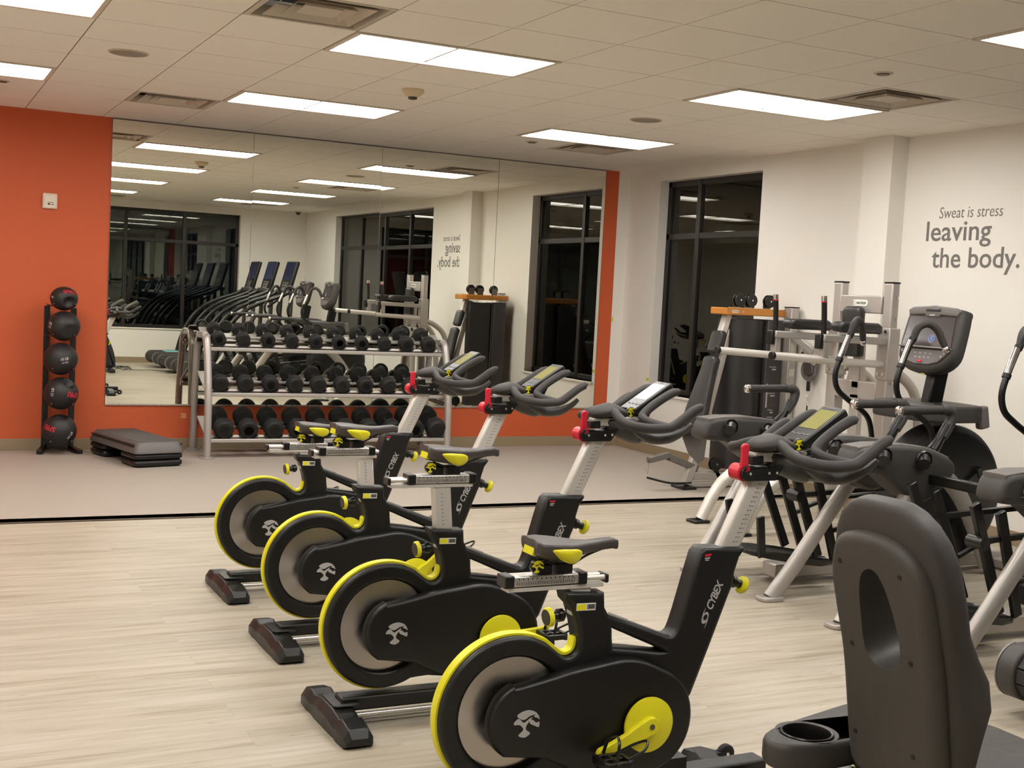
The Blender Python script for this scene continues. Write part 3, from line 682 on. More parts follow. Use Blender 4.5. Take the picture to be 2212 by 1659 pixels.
    for s_ in (-1, 1):
        b.tube([(.87, s_*.03, 1.09), (.855, s_*.085, 1.078), (.85, s_*.14, 1.06), (.865, s_*.19, 1.05), (.91, s_*.222, 1.045), (.965, s_*.232, 1.047), (1.005, s_*.235, 1.055), (1.05, s_*.237, 1.085), (1.085, s_*.238, 1.11), (1.115, s_*.239, 1.124), (1.122, s_*.239, 1.122)], [.019, .017, .0175, .018, .018, .018, .018, .0175, .0175, .016, .007], 14)
        b.tube([(.985, s_*.232, 1.05), (.965, s_*.19, 1.055), (.945, s_*.145, 1.065), (.95, s_*.11, 1.078), (.985, s_*.098, 1.105), (1.04, s_*.095, 1.14), (1.085, s_*.094, 1.163), (1.11, s_*.093, 1.168), (1.116, s_*.093, 1.165)], [.017, .016, .016, .0165, .0165, .0165, .0165, .014, .006], 14)
    obj('handlebar', b, GRIP, t, sharp=80)
    b = B()
    for s_ in (-1, 1):   # underslung cable fairings
        b.tube([(.90, s_*.13, 1.03), (.97, s_*.14, 1.0), (1.03, s_*.17, 1.005), (1.07, s_*.2, 1.03), (1.1, s_*.212, 1.06)], [.014, .03, .03, .018, .012], 12, flat=.7)
    b.tube([(.86, 0, 1.05), (.92, 0, 1.02), (1.0, 0, 1.0), (1.06, 0, 1.02)], [.02, .035, .04, .02], 14)
    b.tube([(1.0, -.15, .995), (1.02, 0, .985), (1.0, .15, .995)], [.02, .032, .02], 12, flat=.6)
    obj('bar_fairing', b, CHAR, t, sharp=80)
    # console
    m = Matrix.Translation((1.035, 0, 1.136)) @ Matrix.Rotation(-math.radians(33), 4, 'Y')
    b = B().box((0, 0, 0), (.19, .106, .027), m=m); cn = obj('console', b, SATIN, t, bevel=.006, seg=3)
    obj('console_screen', B().box((.022, 0, .0142), (.10, .082, .001), m=m), LCD, cn)
    b = B()
    if True:
        for k in range(7): b.cyl(m @ Vector((-.058-.004*(k % 2), -.036+.012*k, .0135)), m @ Vector((-.058-.004*(k % 2), -.036+.012*k, .0147)), .0042, n=10)
        b.box((.083, 0, .0142), (.003, .02, .001), m=m)
        obj('console_key', b, GREYP, cn)
    else: b.bm.free()
    obj('console_stem', B().bar((1.0, 0, 1.04), (1.04, 0, 1.12), .05, .03, up=(0, 1, 0)).box((.98, 0, 1.04), (.06, .06, .02)), SATIN, t, bevel=.003)
    side_dial(t, (.945, -.028, 1.085), .019); obj('label_plate', B().box((.985, -.012, 1.066), (.035, .03, .002), rot=(0, -.35, 0)), WHITE, t)
    # base
    b = B().box((.38, 0, .075), (1.05, .075, .05)); bb = obj('base_beam', b, BLK, t, bevel=.008)
    b = B()
    for s_ in (-1, 1): b.cyl((-.12, s_*.045, .04), (.9, s_*.045, .04), .009, n=12)
    obj('base_rod', b, ALU, bb)
    [obj('base_bracket', B().box((xx, 0, .11), (.12, .05, .06)), BLK, bb) for xx in (.36, .55)]
    for nm, x0 in (('rear_foot', -.15), ('front_foot', .80)):
        b = B(); hw = .255 if nm == 'rear_foot' else .235
        rings = []
        for y, zt, zb, hx in ((-hw, .035, .012, .045), (-hw+.02, .062, .002, .052), (-hw+.09, .075, .002, .056), (-hw+.12, .064, .004, .053), (-.06, .08, .006, .056), (.06, .08, .006, .056), (hw-.12, .064, .004, .053), (hw-.09, .075, .002, .056), (hw-.02, .062, .002, .052), (hw, .035, .012, .045)):
            rings.append([Vector((x0-hx, y, zb)), Vector((x0+hx, y, zb)), Vector((x0+hx, y, zt-.03 if zt > .05 else zb+.008)), Vector((x0+hx*.62, y, zt)), Vector((x0-hx*.62, y, zt)), Vector((x0-hx, y, zt-.03 if zt > .05 else zb+.008))])
        ft = obj(nm, B().loft(rings), BLK, t, bevel=.003, sharp=25)
        if nm == 'rear_foot':
            obj('foot_cap', B().plate([rrect(x0+.02, 0, .10, .15, .02)], 0, .006, .002, m=Matrix.Translation((0, 0, .083)) @ Matrix.Rotation(-PI/2, 4, 'X')), SATIN, ft)
        else:
            for s_ in (-1, 1):
                wl = obj('transport_wheel', B().lathe([(.01, -.011), (.028, -.011), (.031, -.007), (.031, .007), (.028, .011), (.01, .011)], (x0+.10, s_*.17, .045), (0, 1, 0)).box((x0+.06, s_*.17, .045), (.07, .03, .02)), RUBBER, ft); obj('wheel_bolt', B().cyl((x0+.10, s_*.17-.014, .045), (x0+.10, s_*.17+.014, .045), .007), CHROME, wl)
    return t
bikes = [(-1.195, -2.03, (-.03, .225), (-.03, .295), .05, .705, -158, False, 'black and yellow spin bike nearest the camera, lowest saddle, cut off at the bottom edge'),
         (-1.217, -1.09, (.07, .325), (0, .325), .135, .842, 5, False, 'black and yellow spin bike second from the camera with raised saddle and fully visible flywheel'),
         (-1.168, -.15, (.0, .24), (-.03, .26), .062, .812, 42, True, 'black and yellow spin bike third from the camera with bright glare on its console'),
         (-1.144, .80, (.10, .345), (.02, .345), .17, .708, -60, False, 'black and yellow spin bike farthest from the camera, nearest the dumbbell rack')]
bikes[1], bikes[2] = bikes[1][:7]+(True,)+bikes[1][8:8]+('yellow trimmed spin bike second from the camera with long bare seat post',), bikes[2][:7]+(False,)+('yellow trimmed spin bike third from the camera, saddle before the dumbbell rack',)
for x, y, s0, s1, sx, rz_, cr, gl, lab in bikes:
    t = make_bike(s0, s1, sx, rz_, cr, gl); t.location = (x, y, 0); t['label'] = lab; t['group'] = 'row of four spin bikes'
# ------------------------------------------------------------ dumbbell rack
SX0, SX1 = -.40, 1.80
rack = thing('dumbbell_rack', 'three tier silver dumbbell rack standing under the mirror', 'weight rack', (0, 0, 0))
shelf = [(.918, 5.50, .30), (.535, 5.44, .34), (.148, 5.36, .38)]   # front rail height and depth position
for sx, xs in ((-1, SX0+.01), (1, SX1+.01)):
    tilt = -.07 if sx < 0 else -.07
    b = B(); b.tube([(xs, 5.345, .012), (xs, 5.35, .35), (xs-.0, 5.375, .6), (xs-.0, 5.44, .85), (xs, 5.50, 1.0), (xs, 5.555, 1.03)], .032, 16); obj('rack_leg', b, SILV, rack)
    b = B(); b.tube([(xs, 5.925, .012), (xs, 5.90, .5), (xs, 5.86, .9), (xs, 5.80, 1.0), (xs, 5.76, 1.03)], .03, 16); obj('rack_leg', b, SILV, rack)
    for y in (5.345, 5.92): obj('foot_plate', B().cyl((xs, y, 0), (xs, y, .012), .06, n=28), SILV, rack, bevel=.003)
    b = B()
    for z, y, dp in shelf: b.bar((xs-sx*.02, y+.0, z+.03), (xs-sx*.02, y+dp*.93, z+.17), .012, .07, up=(1, 0, 0))
    b.bar((xs, 5.56, 1.03), (xs, 5.77, 1.03), .05, .04, up=(1, 0, 0)); obj('end_bracket', b, SILV, rack, bevel=.003)
    obj('end_cap', B().box((xs, 5.775, 1.0), (.045, .02, .075)), SATIN, rack, bevel=.004)
for k, (z, y, dp) in enumerate(shelf):
    b = B(); b.bar((SX0, y, z), (SX1+.02, y, z), .042, .032, up=(0, 0, 1)); obj('shelf_rail', b, SILV, rack, bevel=.006)
    b = B(); b.bar((SX0+.01, y+.05, z+.028), (SX1+.01, y+.05, z+.028), .05, .022, up=(0, .34, 1)); obj('shelf_rail', b, SILV, rack, bevel=.003)
    b = B(); b.bar((SX0+.01, y+dp*.72, z+.105), (SX1+.01, y+dp*.72, z+.105), .09, .022, up=(0, -.34, 1)); o = obj('shelf_rail', b, SILV, rack, bevel=.004)
    if k < 2: obj('maker_name', B().text('evolve', .03, Matrix.Translation((.62, y+dp*.72-.055, z+.094)) @ Matrix.Rotation(PI/2-.35, 4, 'X'), bold=.03), INKB, o)
obj('back_brace', B().bar((SX0, 5.9, .5), (SX1, 5.9, .5), .05, .025), SILV, rack, bevel=.003)
dbx = [(.0-.285+i*(1.64+.285)/9) for i in range(10)]
tiers = ['top tier', 'middle tier', 'bottom tier']; ords = ['first from the left', 'second from the left', 'third from the left', 'fourth from the left', 'fifth from the left', 'fifth from the right', 'fourth from the right', 'third from the right', 'second from the right', 'last on the right']
def make_db(r, hl, gl):
    t = thing('dumbbell', 'x', 'dumbbell')
    for sy in (-1, 1):
        y = sy*(gl/2+hl/2); n = 16
        b = B().lathe([(0, -hl/2), (r*.80, -hl/2), (r*.97, -hl*.36), (r, -hl*.3), (r, hl*.3), (r*.97, hl*.36), (r*.80, hl/2), (0, hl/2)], (0, y, 0), (0, 1, 0), 32)
        h = obj('dumbbell_head', b, RUBBER, t, sharp=30)
        obj('head_ring', B().lathe([(r*.5, 0), (r*.5, .0015), (r*.56, .0015), (r*.56, 0)], (0, y+sy*hl/2, 0), (0, sy, 0), 28), BLK, h)
    obj('handle', B().lathe([(.019, -gl/2-.004), (.019, -gl/2+.012), (.014, -gl/2+.02), (.0165, 0), (.014, gl/2-.02), (.019, gl/2-.012), (.019, gl/2+.004)], (0, 0, 0), (0, 1, 0), 20), CHROME, t)
    return t
for k, (z, y, dp) in enumerate(shelf):
    b0_ = None
    xs0, xs1 = ((-.283, 1.655), (-.268, 1.685), (-.25, 1.71))[k]
    big = None
    for i in range(10):
        if k == 0: r, hl = (.061, .075) if i < 8 else (.070, .088)
        elif k == 1: r, hl = (.073+.0004*i, .09)
        else: r, hl = (.085+.0002*i, .105) if i < 8 else (.094, .12)
        key = (k, i >= 8)
        if i == 0 or (i == 8 and k != 1): src = o = make_db(r, hl, .125)
        else: o = dup(src)
        x = xs0+(xs1-xs0)*i/9; hh = .0625+hl/2
        th = math.radians(20); cy = y+.07+hh*math.cos(th)-.035; czz = z+.092+hh*math.sin(th)+(r-.061)*.35
        o.location = (x, cy, czz); o.rotation_euler = (th, 0, math.radians(random.uniform(-2, 2)))
        o['label'] = 'black dumbbell with chrome grip, %s on the %s of the rack' % (ords[i], tiers[k]); o['group'] = 'dumbbells on the three tier rack'
        for sgn in (-1, 1):   # moulded cradle under each head
            fy = cy+sgn*hh*math.cos(th); fz = czz+sgn*hh*math.sin(th)
            b = B(); rr = r+.002; pts = [(x+(rr+.012)*math.cos(a), fz+(rr+.012)*math.sin(a)) for a in [math.radians(215+11*q) for q in range(11)]]+[(x+rr*math.cos(a), fz+rr*math.sin(a)) for a in [math.radians(325-11*q) for q in range(11)]]
            b.prism(pts, fy-hl*.38, fy+hl*.38); b.box((x, fy, fz-rr-.012), (r*1.35, hl*.7, .02))
            obj('cradle', b, SATIN, rack)
# ------------------------------------------------------------ medicine balls on their rack
brk = thing('ball_rack', 'narrow black upright rack holding five medicine balls against the orange wall', 'ball rack', (-1.525, 5.80, 0))
for sx in (-1, 1):
    obj('upright', B().box((sx*(.105+.0*sx), .09, .62 if sx < 0 else .61), (.045, .045, 1.2)), SATIN, brk, bevel=.003)
    obj('foot', B().bar((sx*.105, .10, .03), (sx*.16, -.12, .018), .045, .034), SATIN, brk, bevel=.003)
obj('cross_bar', B().box((0, .09, .04), (.2, .045, .045)), SATIN, brk, bevel=.003)
balls = [(-1.52, 5.70, 1.287, .110, .098, 'topmost small black medicine ball with red lettering and dark grip hole'), (-1.515, 5.70, 1.062, .128, .123, 'plain black medicine ball with grip hollow, second from the top of the rack'),
         (-1.535, 5.70, .79, .136, .132, 'black medicine ball with white print, middle one of the rack'), (-1.525, 5.70, .505, .137, .134, 'black medicine ball with upside down red letters, fourth from the top of the rack'), (-1.53, 5.70, .196, .137, .135, 'black medicine ball lowest on the rack with red letters at its left side')]
for k, (x, y, z, r, rz_, lab) in enumerate(balls):
    zz = z-rz_+.012
    obj('ball_arm', B().tube([(-.105, .08, zz+.03), (-.095, -.03, zz+.025), (-.085, -.15, zz+.03), (-.082, -.20, zz+.045)], .007, 8).tube([(.105, .08, zz+.03), (.095, -.03, zz+.025), (.085, -.15, zz+.03), (.082, -.20, zz+.045)], .007, 8), SATIN, brk)
BALLM = mat('ball_rubber', (33, 30, 30), .5, bump=.3, bscale=300)
INKR = mat('ink_red', (200, 42, 58), .55)
def onball(b, txt, size, r, az, el, roll, mat_, par, bold=.02, shear=.1, rz=1.):
    q = B().text(txt, size, Matrix(), ext=0, bold=bold, shear=shear)
    bmesh.ops.delete(q.bm, geom=[f for f in q.bm.faces if f.normal.z < .5], context='FACES_ONLY')
    bmesh.ops.subdivide_edges(q.bm, edges=[e for e in q.bm.edges if e.calc_length() > .012], cuts=2)
    ca, sa = math.cos(roll), math.sin(roll); Rm = Matrix.Rotation(az, 3, 'Z') @ Matrix.Rotation(-el, 3, 'X')
    for v in q.bm.verts:
        u, w_ = v.co.x*ca-v.co.y*sa, v.co.x*sa+v.co.y*ca
        a, e = u/r, w_/r
        d = Vector((math.sin(a)*math.cos(e), -math.cos(a)*math.cos(e), math.sin(e))); p = Rm @ d*(r*1.006+.0008); v.co = (p.x, p.y, p.z*rz)
    return obj('ball_print', q, mat_, par, recalc=False)
for k, (x, y, z, r, rz_, lab) in enumerate(balls):
    t = thing('medicine_ball', lab, 'medicine ball', (x, y, z), group='medicine balls on the rack')
    holes_ = [[(.35, -.95, -.3)], [(.3, -.95, -.35)], [], [(.45, -.55, .75), (-.3, .4, -.8)], [(.05, -.25, 1.0)]][k]
    b = B().ball((0, 0, 0), 1, 64)
    for v in b.bm.verts:
        d = v.co.normalized(); f = 1.
        for hd in holes_:
            c = Vector(hd).normalized(); ang = math.acos(max(-1, min(1, d.dot(c)))); wd = .52 if k < 2 else .42
            if ang < wd: f = min(f, 1-(.42 if k != 1 else .14)*(1-(ang/wd)**3.0))
        v.co = Vector((d.x*r*f, d.y*r*f, d.z*rz_*f))
    obj('ball_body', b, BALLM, t, sharp=80)
    rr = rz_/r
    if k == 0: onball(None, 'SPRI.', .05, r, .35, .62, -.12, INKR, t, rz=rr); onball(None, '8', .04, r, -1.05, .1, 1.5, INKG, t, rz=rr)
    if k == 1: onball(None, 'LB', .05, r, -1.1, .05, 1.2, INKG, t, rz=rr)
    if k == 2: onball(None, '10 LB', .028, r, .1, .05, .2, INKG, t, bold=.05); onball(None, '4.5 KG', .018, r, .15, -.16, .2, INKG, t, bold=.05)
    if k == 3: onball(None, 'SPRI', .062, r, .68, 0., PI-.15, INKR, t); onball(None, '12 LB', .03, r, -.62, .12, 1.5, INKG, t, bold=.05)
    if k == 4: onball(None, 'SPRI', .06, r, -.72, .25, PI-.25, INKR, t); onball(None, '14 LB', .03, r, .55, -.22, 1.0, INKG, t, bold=.05)
# ------------------------------------------------------------ aerobic step
stp = thing('aerobic_step', 'grey aerobic step platform on two pairs of black risers beside the dumbbell rack', 'aerobic step', (-.975, 5.345, 0), math.radians(13.5))
def taper(z0, z1, w0, l0, w1, l1, r0, n=5):
    return [[Vector((x, y, z)) for x, y in rrect(0, 0, w_, l_, rr, n)] for z, w_, l_, rr in ((z0, w0, l0, r0), (z1, w1, l1, r0*.7))]
for k in range(2):
    for sy in (-1, 1):
        z = .008+k*.052
        b = B().loft([[Vector((x, y+sy*.32, zz)) for x, y in rrect(0, 0, w_, l_, .03, 4)] for zz, w_, l_ in ((z, .38, .28), (z+.012, .405, .30), (z+.036, .405, .30), (z+.048, .375, .275))])
        obj('riser', b, SATIN, stp, sharp=70)
STEPM = mat('step_grey', (96, 92, 90), .45, bump=.2, bscale=300)
b = B().loft([[Vector((x, y, z)) for x, y in rrect(0, 0, w_, l_, rr, 5)] for z, w_, l_, rr in ((.108, .40, .97, .04), (.115, .418, .99, .05), (.132, .415, .985, .05), (.188, .365, .925, .05), (.200, .345, .905, .045))])
obj('platform', b, STEPM, stp, sharp=50)
b = B().box((0, 0, .2008), (.33, .88, .003)); obj('step_mat', b, mat('step_mat', (72, 68, 67), .65, noise=.3, nscale=300), stp)
b = B(); [b.box((sx*.19, 0, .16), (.012, .86, .045), rot=(0, sx*.7, 0)) for sx in (-1, 1)]; obj('side_grip', b, SATIN, stp)
# ------------------------------------------------------------ dip and knee raise station
dp_ = thing('dip_station', 'silver dip and knee raise station with black arm pads in front of the column', 'dip station', (3.40, 1.712, 0))
lab_y = .256
for sy in (-1, 1):
    obj('upright', B().box((0, sy*lab_y, .60), (.085, .105, 1.2)).box((.0, sy*lab_y, 1.42), (.07, .085, .60)), SILV, dp_, bevel=.012, seg=3)
    obj('upright_cap', B().box((0, sy*lab_y, 1.722), (.072, .087, .012)), SATIN, dp_, bevel=.004)
    b = B().box((-.0, sy*lab_y, 1.23), (.1, .118, .36)); br = obj('clamp_sleeve', b, SILV, dp_, bevel=.008)
    obj('bolt', screws(B(), [(-.052, sy*lab_y+dy, z) for z in (1.09, 1.385) for dy in (-.025, .025)]+[(.0, sy*lab_y-.06, z) for z in (1.62, 1.47, 1.03)], .011, (-1, 0, 0), .006), CHROME, br)
    obj('arm_beam', B().bar((0, sy*lab_y, 1.315), (-.60, sy*lab_y, 1.325), .05, .085, up=(0, 1, 0)).bar((-.565, sy*lab_y, 1.33), (-.565, sy*lab_y, 1.18), .06, .05), SILV, dp_, bevel=.008)
    b = B(); slab(b, [(-.46, 1.375), (-.40, 1.365), (-.12, 1.365), (-.105, 1.38), (-.105, 1.42), (-.14, 1.44), (-.44, 1.44), (-.475, 1.425), (-.48, 1.39)], sy*lab_y-.058, sy*lab_y+.058, .022)
    obj('arm_pad', b, VINYL, dp_, sharp=70)
    ip = B().tube([(-.575, sy*lab_y, 1.34), (-.578, sy*lab_y*1.0, 1.45), (-.588, sy*lab_y, 1.57)], .019, 14); g_ = obj('hand_grip', ip, SATIN, dp_)
    obj('grip_tip', B().cyl((-.587, sy*lab_y, 1.57), (-.59, sy*lab_y, 1.605), .02), CHROME, g_); obj('grip_collar', B().cyl((-.575, sy*lab_y, 1.338), (-.575, sy*lab_y, 1.345), .024).cyl((-.587, sy*lab_y, 1.562), (-.587, sy*lab_y, 1.568), .021), RED, g_)
    obj('end_stop', B().box((-.61, sy*lab_y, 1.30), (.03, .06, .1)), SATIN, dp_, bevel=.006)
    d_ = obj('dip_bar', B().tube([(0, sy*lab_y, 1.155), (-.5, sy*.262, 1.172), (-.8, sy*.285, 1.185), (-1.02, sy*.300, 1.195)], .026, 18), WPAINT, dp_); obj('bar_end', B().cyl((-1.015, sy*.3, 1.195), (-1.04, sy*.301, 1.196), .028), SATIN, d_, bevel=.004)
    # arched foot
    fy = sy*.235
    obj('base_arch', B().tube([(0, fy, .385), (-.45, fy, .385), (-.78, fy, .375), (-.93, fy, .31), (-1.03, fy, .2), (-1.13, fy*1.0, .02)], .042, 16, up=(0, 1, 0), flat=1.), WPAINT, dp_)
    obj('foot_pad', B().box((-1.15, fy, .011), (.13, .115, .022)), SATIN, dp_, bevel=.008)
    b = B().tube([(.02, sy*.2, 1.12), (.18, sy*.2, 1.08), (.34, sy*.2, .93), (.40, sy*.2, .6), (.41, sy*.2, .02)], .035, 14, up=(0, 1, 0)); obj('rear_strut', b, SILV, dp_)
cb = obj('cross_beam', B().bar((-.02, -.21, 1.567), (-.02, .21, 1.567), .05, .125), SILV, dp_, bevel=.008)
pl_ = obj('name_plate', B().plate([rrect(0, 0, .155, .045, .02)], 0, .004, .001, m=Matrix.Translation((-.047, 0, 1.575)) @ Matrix.Rotation(-PI/2, 4, 'Z')), WHITE, cb)
TXL = Matrix.Rotation(-PI/2, 4, 'Z') @ Matrix.Rotation(PI/2, 4, 'X')
b = B().text('NAUTILUS', .024, Matrix.Translation((-.0496, -.012, 1.575)) @ TXL, bold=.02, shear=.1, xs=.85)
b.plate([arc(0, 0, .014, 0, 360, 20)[:-1], arc(.002, 0, .011, 0, 360, 20)[:-1]], 0, .001, .0001, m=Matrix.Translation((-.0496, .06, 1.575)) @ Matrix.Rotation(-PI/2, 4, 'Z')); obj('plate_text', b, INKB, pl_)
obj('cross_beam', B().bar((-.02, -.21, .96), (-.02, .21, .96), .05, .13), SILV, dp_, bevel=.008); obj('cross_beam', B().bar((-.02, -.21, .39), (-.02, .21, .39), .05, .09), SILV, dp_, bevel=.008)
obj('pad_post', B().box((-.02, 0, 1.15), (.05, .075, .36)).box((-.02, 0, .68), (.05, .09, .5)), SILV, dp_, bevel=.006)
arch_ = spl([(-.17, 1.0), (-.15, 1.12), (-.11, 1.17), (.11, 1.17), (.15, 1.12), (.17, 1.0)], 4, closed=False)
obj('pad_gusset', B().plate([[(-.1, 1.0), (-.07, 1.14), (.07, 1.14), (.1, 1.0)]], 0, .01, .002, m=Matrix.Translation((-.03, 0, .02)) @ Matrix.Rotation(-PI/2, 4, 'Z')), SILV, dp_)
b = B(); slab(b, rrect(0, 1.455, .185, .19, .045), 0, .075, .03, m=Matrix.Translation((-.135, 0, 0)) @ Matrix.Rotation(-PI/2, 4, 'Z')); obj('back_pad', b, VINYL, dp_, sharp=80)
b = B(); slab(b, rrect(0, 1.27, .20, .15, .02), 0, .075, .02, m=Matrix.Translation((-.135, 0, 0)) @ Matrix.Rotation(-PI/2, 4, 'Z')); obj('back_pad', b, VINYL, dp_, sharp=80)
obj('rear_cross', B().bar((.405, -.2, .06), (.405, .2, .06), .05, .05), SILV, dp_, bevel=.006)
# ------------------------------------------------------------ cable machine with seat
cm = thing('cable_machine', 'tall cable machine with wooden top shelf and inclined seat in the far right corner', 'exercise machine', (3.30, 3.33, 0))
X = lambda x: x-3.30
b = B(); sh_o = [(X(3.40), -.02), (X(3.40), .13), (X(3.95), .13), (X(3.95), -.2)]
prof = spl([(.10, .13), (.105, 0), (.17, -.10), (.28, -.12), (.36, -.10)], 5, closed=False)+[(.36, .13)]
b.prism(prof, .16, 1.405, axis='Z'); obj('weight_shroud', b, mat('shroud_black', (44, 42, 42), .4), cm, sharp=30)
obj('shroud_gap', B().box((.39, .0, .80), (.06, .2, 1.2)), SATIN, cm)
pn = obj('guide_panel', B().box((.50, -.01, .80), (.17, .26, 1.22)), mat('panel_charcoal', (58, 54, 55), .45), cm, bevel=.01)
b = B()
for z, ww in ((1.27, .035), (1.20, .05), (1.13, .045), (1.02, .07), (.86, .06), (.80, .08), (.66, .05), (.60, .06)): b.box((.49, -.1412, z), (ww, .001, .006)).box((.505, -.1412, z-.02), (ww*.6, .001, .012))
b.box((.445, -.1412, .78), (.016, .001, .2)); obj('panel_print', b, INKG, pn)
b = B(); b.box((.52, -.1412, .94), (.05, .001, .002)).box((.52, -.1412, .70), (.05, .001, .002)).box((.545, -.1412, .82), (.002, .001, .24)); obj('panel_line', b, mat('ink_dull_red', (120, 50, 60), .5), pn)
tp = obj('top_shelf', B().prism([(.0, -.125), (.60, -.125), (.60, .14), (.04, .14), (.0, .10)], 1.437, 1.495, axis='Z'), WOODTOP, cm, bevel=.008, seg=3)
obj('shelf_edge', B().box((.30, -.125, 1.497), (.57, .004, .004)), LGTEDGE, tp)
pl_ = obj('name_plate', B().box((.085, -.1262, 1.466), (.062, .003, .02)), WHITE, tp); obj('plate_text', B().text('NAUTILUS', .012, Matrix.Translation((.085, -.1282, 1.466)) @ Matrix.Rotation(PI/2, 4, 'X'), bold=.02), INKB, pl_)
obj('shelf_bolt', screws(B(), [(.02, -.125, 1.466), (.165, -.125, 1.466)], .006, (0, -1, 0), .004).cyl((.07, -.06, 1.495), (.07, -.06, 1.502), .008).cyl((.16, -.06, 1.495), (.16, -.06, 1.502), .008), CHROME, tp)
for k, x in enumerate((.172, .29, .48)):
    b = B()
    for yy in (-.016, .016): b.lathe([(.012, -.005), (.052, -.006), (.054, 0), (.052, .006), (.012, .005)], (x, -.05+yy+.0, 1.562-.0), (0, 1, 0), 32)
    p_ = obj('top_pulley', b, SATIN, cm); obj('pulley_bolt', B().cyl((x, -.08, 1.562), (x, -.066, 1.562), .007), CHROME, p_)
    obj('pulley_bracket', B().box((x, -.02, 1.535), (.075, .006, .085)), STEEL, p_)
# silver column and cable arm
obj('column', B().box((.635, -.16, .76), (.08, .10, 1.52)), SILV, cm, bevel=.006)
[obj('info_label', B().box((.634, -.2115, z_), (.052, .002, h_)), mat('label_cream', (196, 190, 176), .5), cm) for z_, h_ in ((1.18, .12), (.98, .06))]
obj('column_cap', B().box((.635, -.16, 1.523), (.082, .102, .008)), SATIN, cm)
pa = obj('pulley_arm', B().bar((.62, -.20, 1.30), (.615, -.50, 1.17), .05, .06).prism([(-.60, 1.22), (-.36, 1.22), (-.38, 1.12), (-.52, 1.06)], .60, .615, axis='X', m=Matrix()), SILV, cm, bevel=.004)
dc = obj('pulley_housing', B().lathe([(0, -.012), (.088, -.012), (.09, -.008), (.09, .008), (.088, .012), (0, .012)], (.64, -.42, 1.02), (1, 0, 0), 36), GREYP, pa)
obj('pulley_wheel', B().lathe([(0, -.02), (.052, -.02), (.054, -.016), (.054, .0), (0, .0)], (.625, -.42-.02, 1.03), (1, 0, 0), 30), STEEL, dc)
obj('rotation_knob', B().cyl((.60, -.40, 1.15), (.63, -.36, 1.10), .03).cyl((.59, -.44, 1.13), (.62, -.40, 1.10), .022), SATIN, pa)
b = B().cyl((.62, -.45, .93), (.62, -.45, .85), .016); cs = obj('cable_stop', b, SATIN, cm)
b = B()
for k in range(5): b.tube([(.62+.008*math.cos(a)*(k % 2), -.45+.008*math.cos(a)*((k+1) % 2), .83-.024*k+.014*math.sin(a)) for a in (2*PI*q/10 for q in range(11))], .0025, 6, sub=1)
obj('cable_chain', b, CHROME, cs)
b = B().tube([(.62, -.45, .73), (.615, -.455, .62), (.615, -.455, .60)], .006, 8).tube([(.615, -.455, .60), (.60, -.50, .50)], .004, 8).tube([(.615, -.455, .60), (.63, -.40, .50)], .004, 8).cyl((.598, -.51, .495), (.632, -.39, .495), .014); obj('pull_handle', b, SATIN, cs)
# seat and pads, leaning towards the shroud
obj('seat_frame', B().bar((-.24, -.04, .03), (-.07, 0, .47), .075, .055, up=(0, 1, 0)).bar((-.07, 0, .47), (.16, .0, 1.42), .05, .045, up=(0, 1, 0)), SILV, cm, bevel=.008)
obj('frame_foot', B().box((-.25, -.03, .012), (.13, .19, .024)), SATIN, cm, bevel=.005)
obj('base_tube', B().bar((-.20, -.02, .10), (.42, -.02, .10), .07, .06).bar((-.20, -.02, .03), (.55, -.02, .03), .06, .04), SILV, cm, bevel=.006)
obj('seat_gusset', B().plate([[(-.30, .50), (-.05, .52), (-.08, .24), (-.14, .2), (-.24, .30), (-.30, .42)]], -.045, .012, .002), GREYP, cm)
obj('pop_pin', B().cyl((-.09, -.045, .47), (-.09, -.09, .47), .018), CHROME, cm)
obj('front_arm', B().bar((-.13, -.02, .16), (-.42, -.04, .26), .06, .05).bar((-.42, -.04, .28), (-.62, -.05, .24), .06, .045), GREYP, cm, bevel=.004)
b = B().tube([(-.42, -.05, .27), (-.56, -.06, .27), (-.63, -.06, .22)], .012, 8, flat=.5).tube([(-.63, -.06, .1), (-.40, -.06, .05), (-.2, -.06, .05)], .009, 8); obj('ankle_strap', b, SATIN, cm)
obj('strap_clip', B().tube([(-.63, -.06, .22), (-.645, -.06, .18), (-.63, -.06, .13), (-.62, -.06, .18), (-.63, -.06, .22)], .003, 6), CHROME, cm)
b = B()
for yy in (-.015, .015): b.lathe([(.01, -.005), (.056, -.006), (.058, 0), (.056, .006), (.01, .005)], (.035, -.05+yy, .20), (0, 1, 0), 30)
p_ = obj('low_pulley', b, SATIN, cm); obj('pulley_bolt', B().cyl((.035, -.08, .20), (.035, -.07, .20), .007), CHROME, p_)
obj('pulley_strut', B().bar((.03, -.05, .17), (.12, -.05, .03), .035, .01, up=(0, 1, 0)), SATIN, cm)
lean = Matrix.Translation((-.10, 0, .80)) @ Matrix.Rotation(math.radians(15), 4, 'Y')
b = B(); slab(b, spl([(-.115, -.31), (-.14, -.20), (-.12, -.05), (-.085, .18), (-.075, .29), (.075, .29), (.085, .18), (.12, -.05), (.14, -.20), (.115, -.31)], 3), -.035, .035, .028, m=lean @ Matrix.Rotation(-PI/2, 4, 'Z')); obj('back_pad', b, VINYL, cm, sharp=80)
b = B(); slab(b, rrect(0, .42, .16, .20, .035), -.03, .035, .026, m=lean @ Matrix.Rotation(-PI/2, 4, 'Z')); obj('head_pad', b, VINYL, cm, sharp=80)
b = B(); slab(b, rrect(0, 0, .30, .26, .06), -.03, .03, .025, m=Matrix.Translation((-.26, 0, .47)) @ Matrix.Rotation(PI/2, 4, 'X')); obj('seat_pad', b, VINYL, cm, sharp=80)
obj('shelf_post', B().bar((.03, 0, 1.20), (.10, 0, 1.44), .06, .07, up=(0, 1, 0)), WPAINT, cm, bevel=.008)
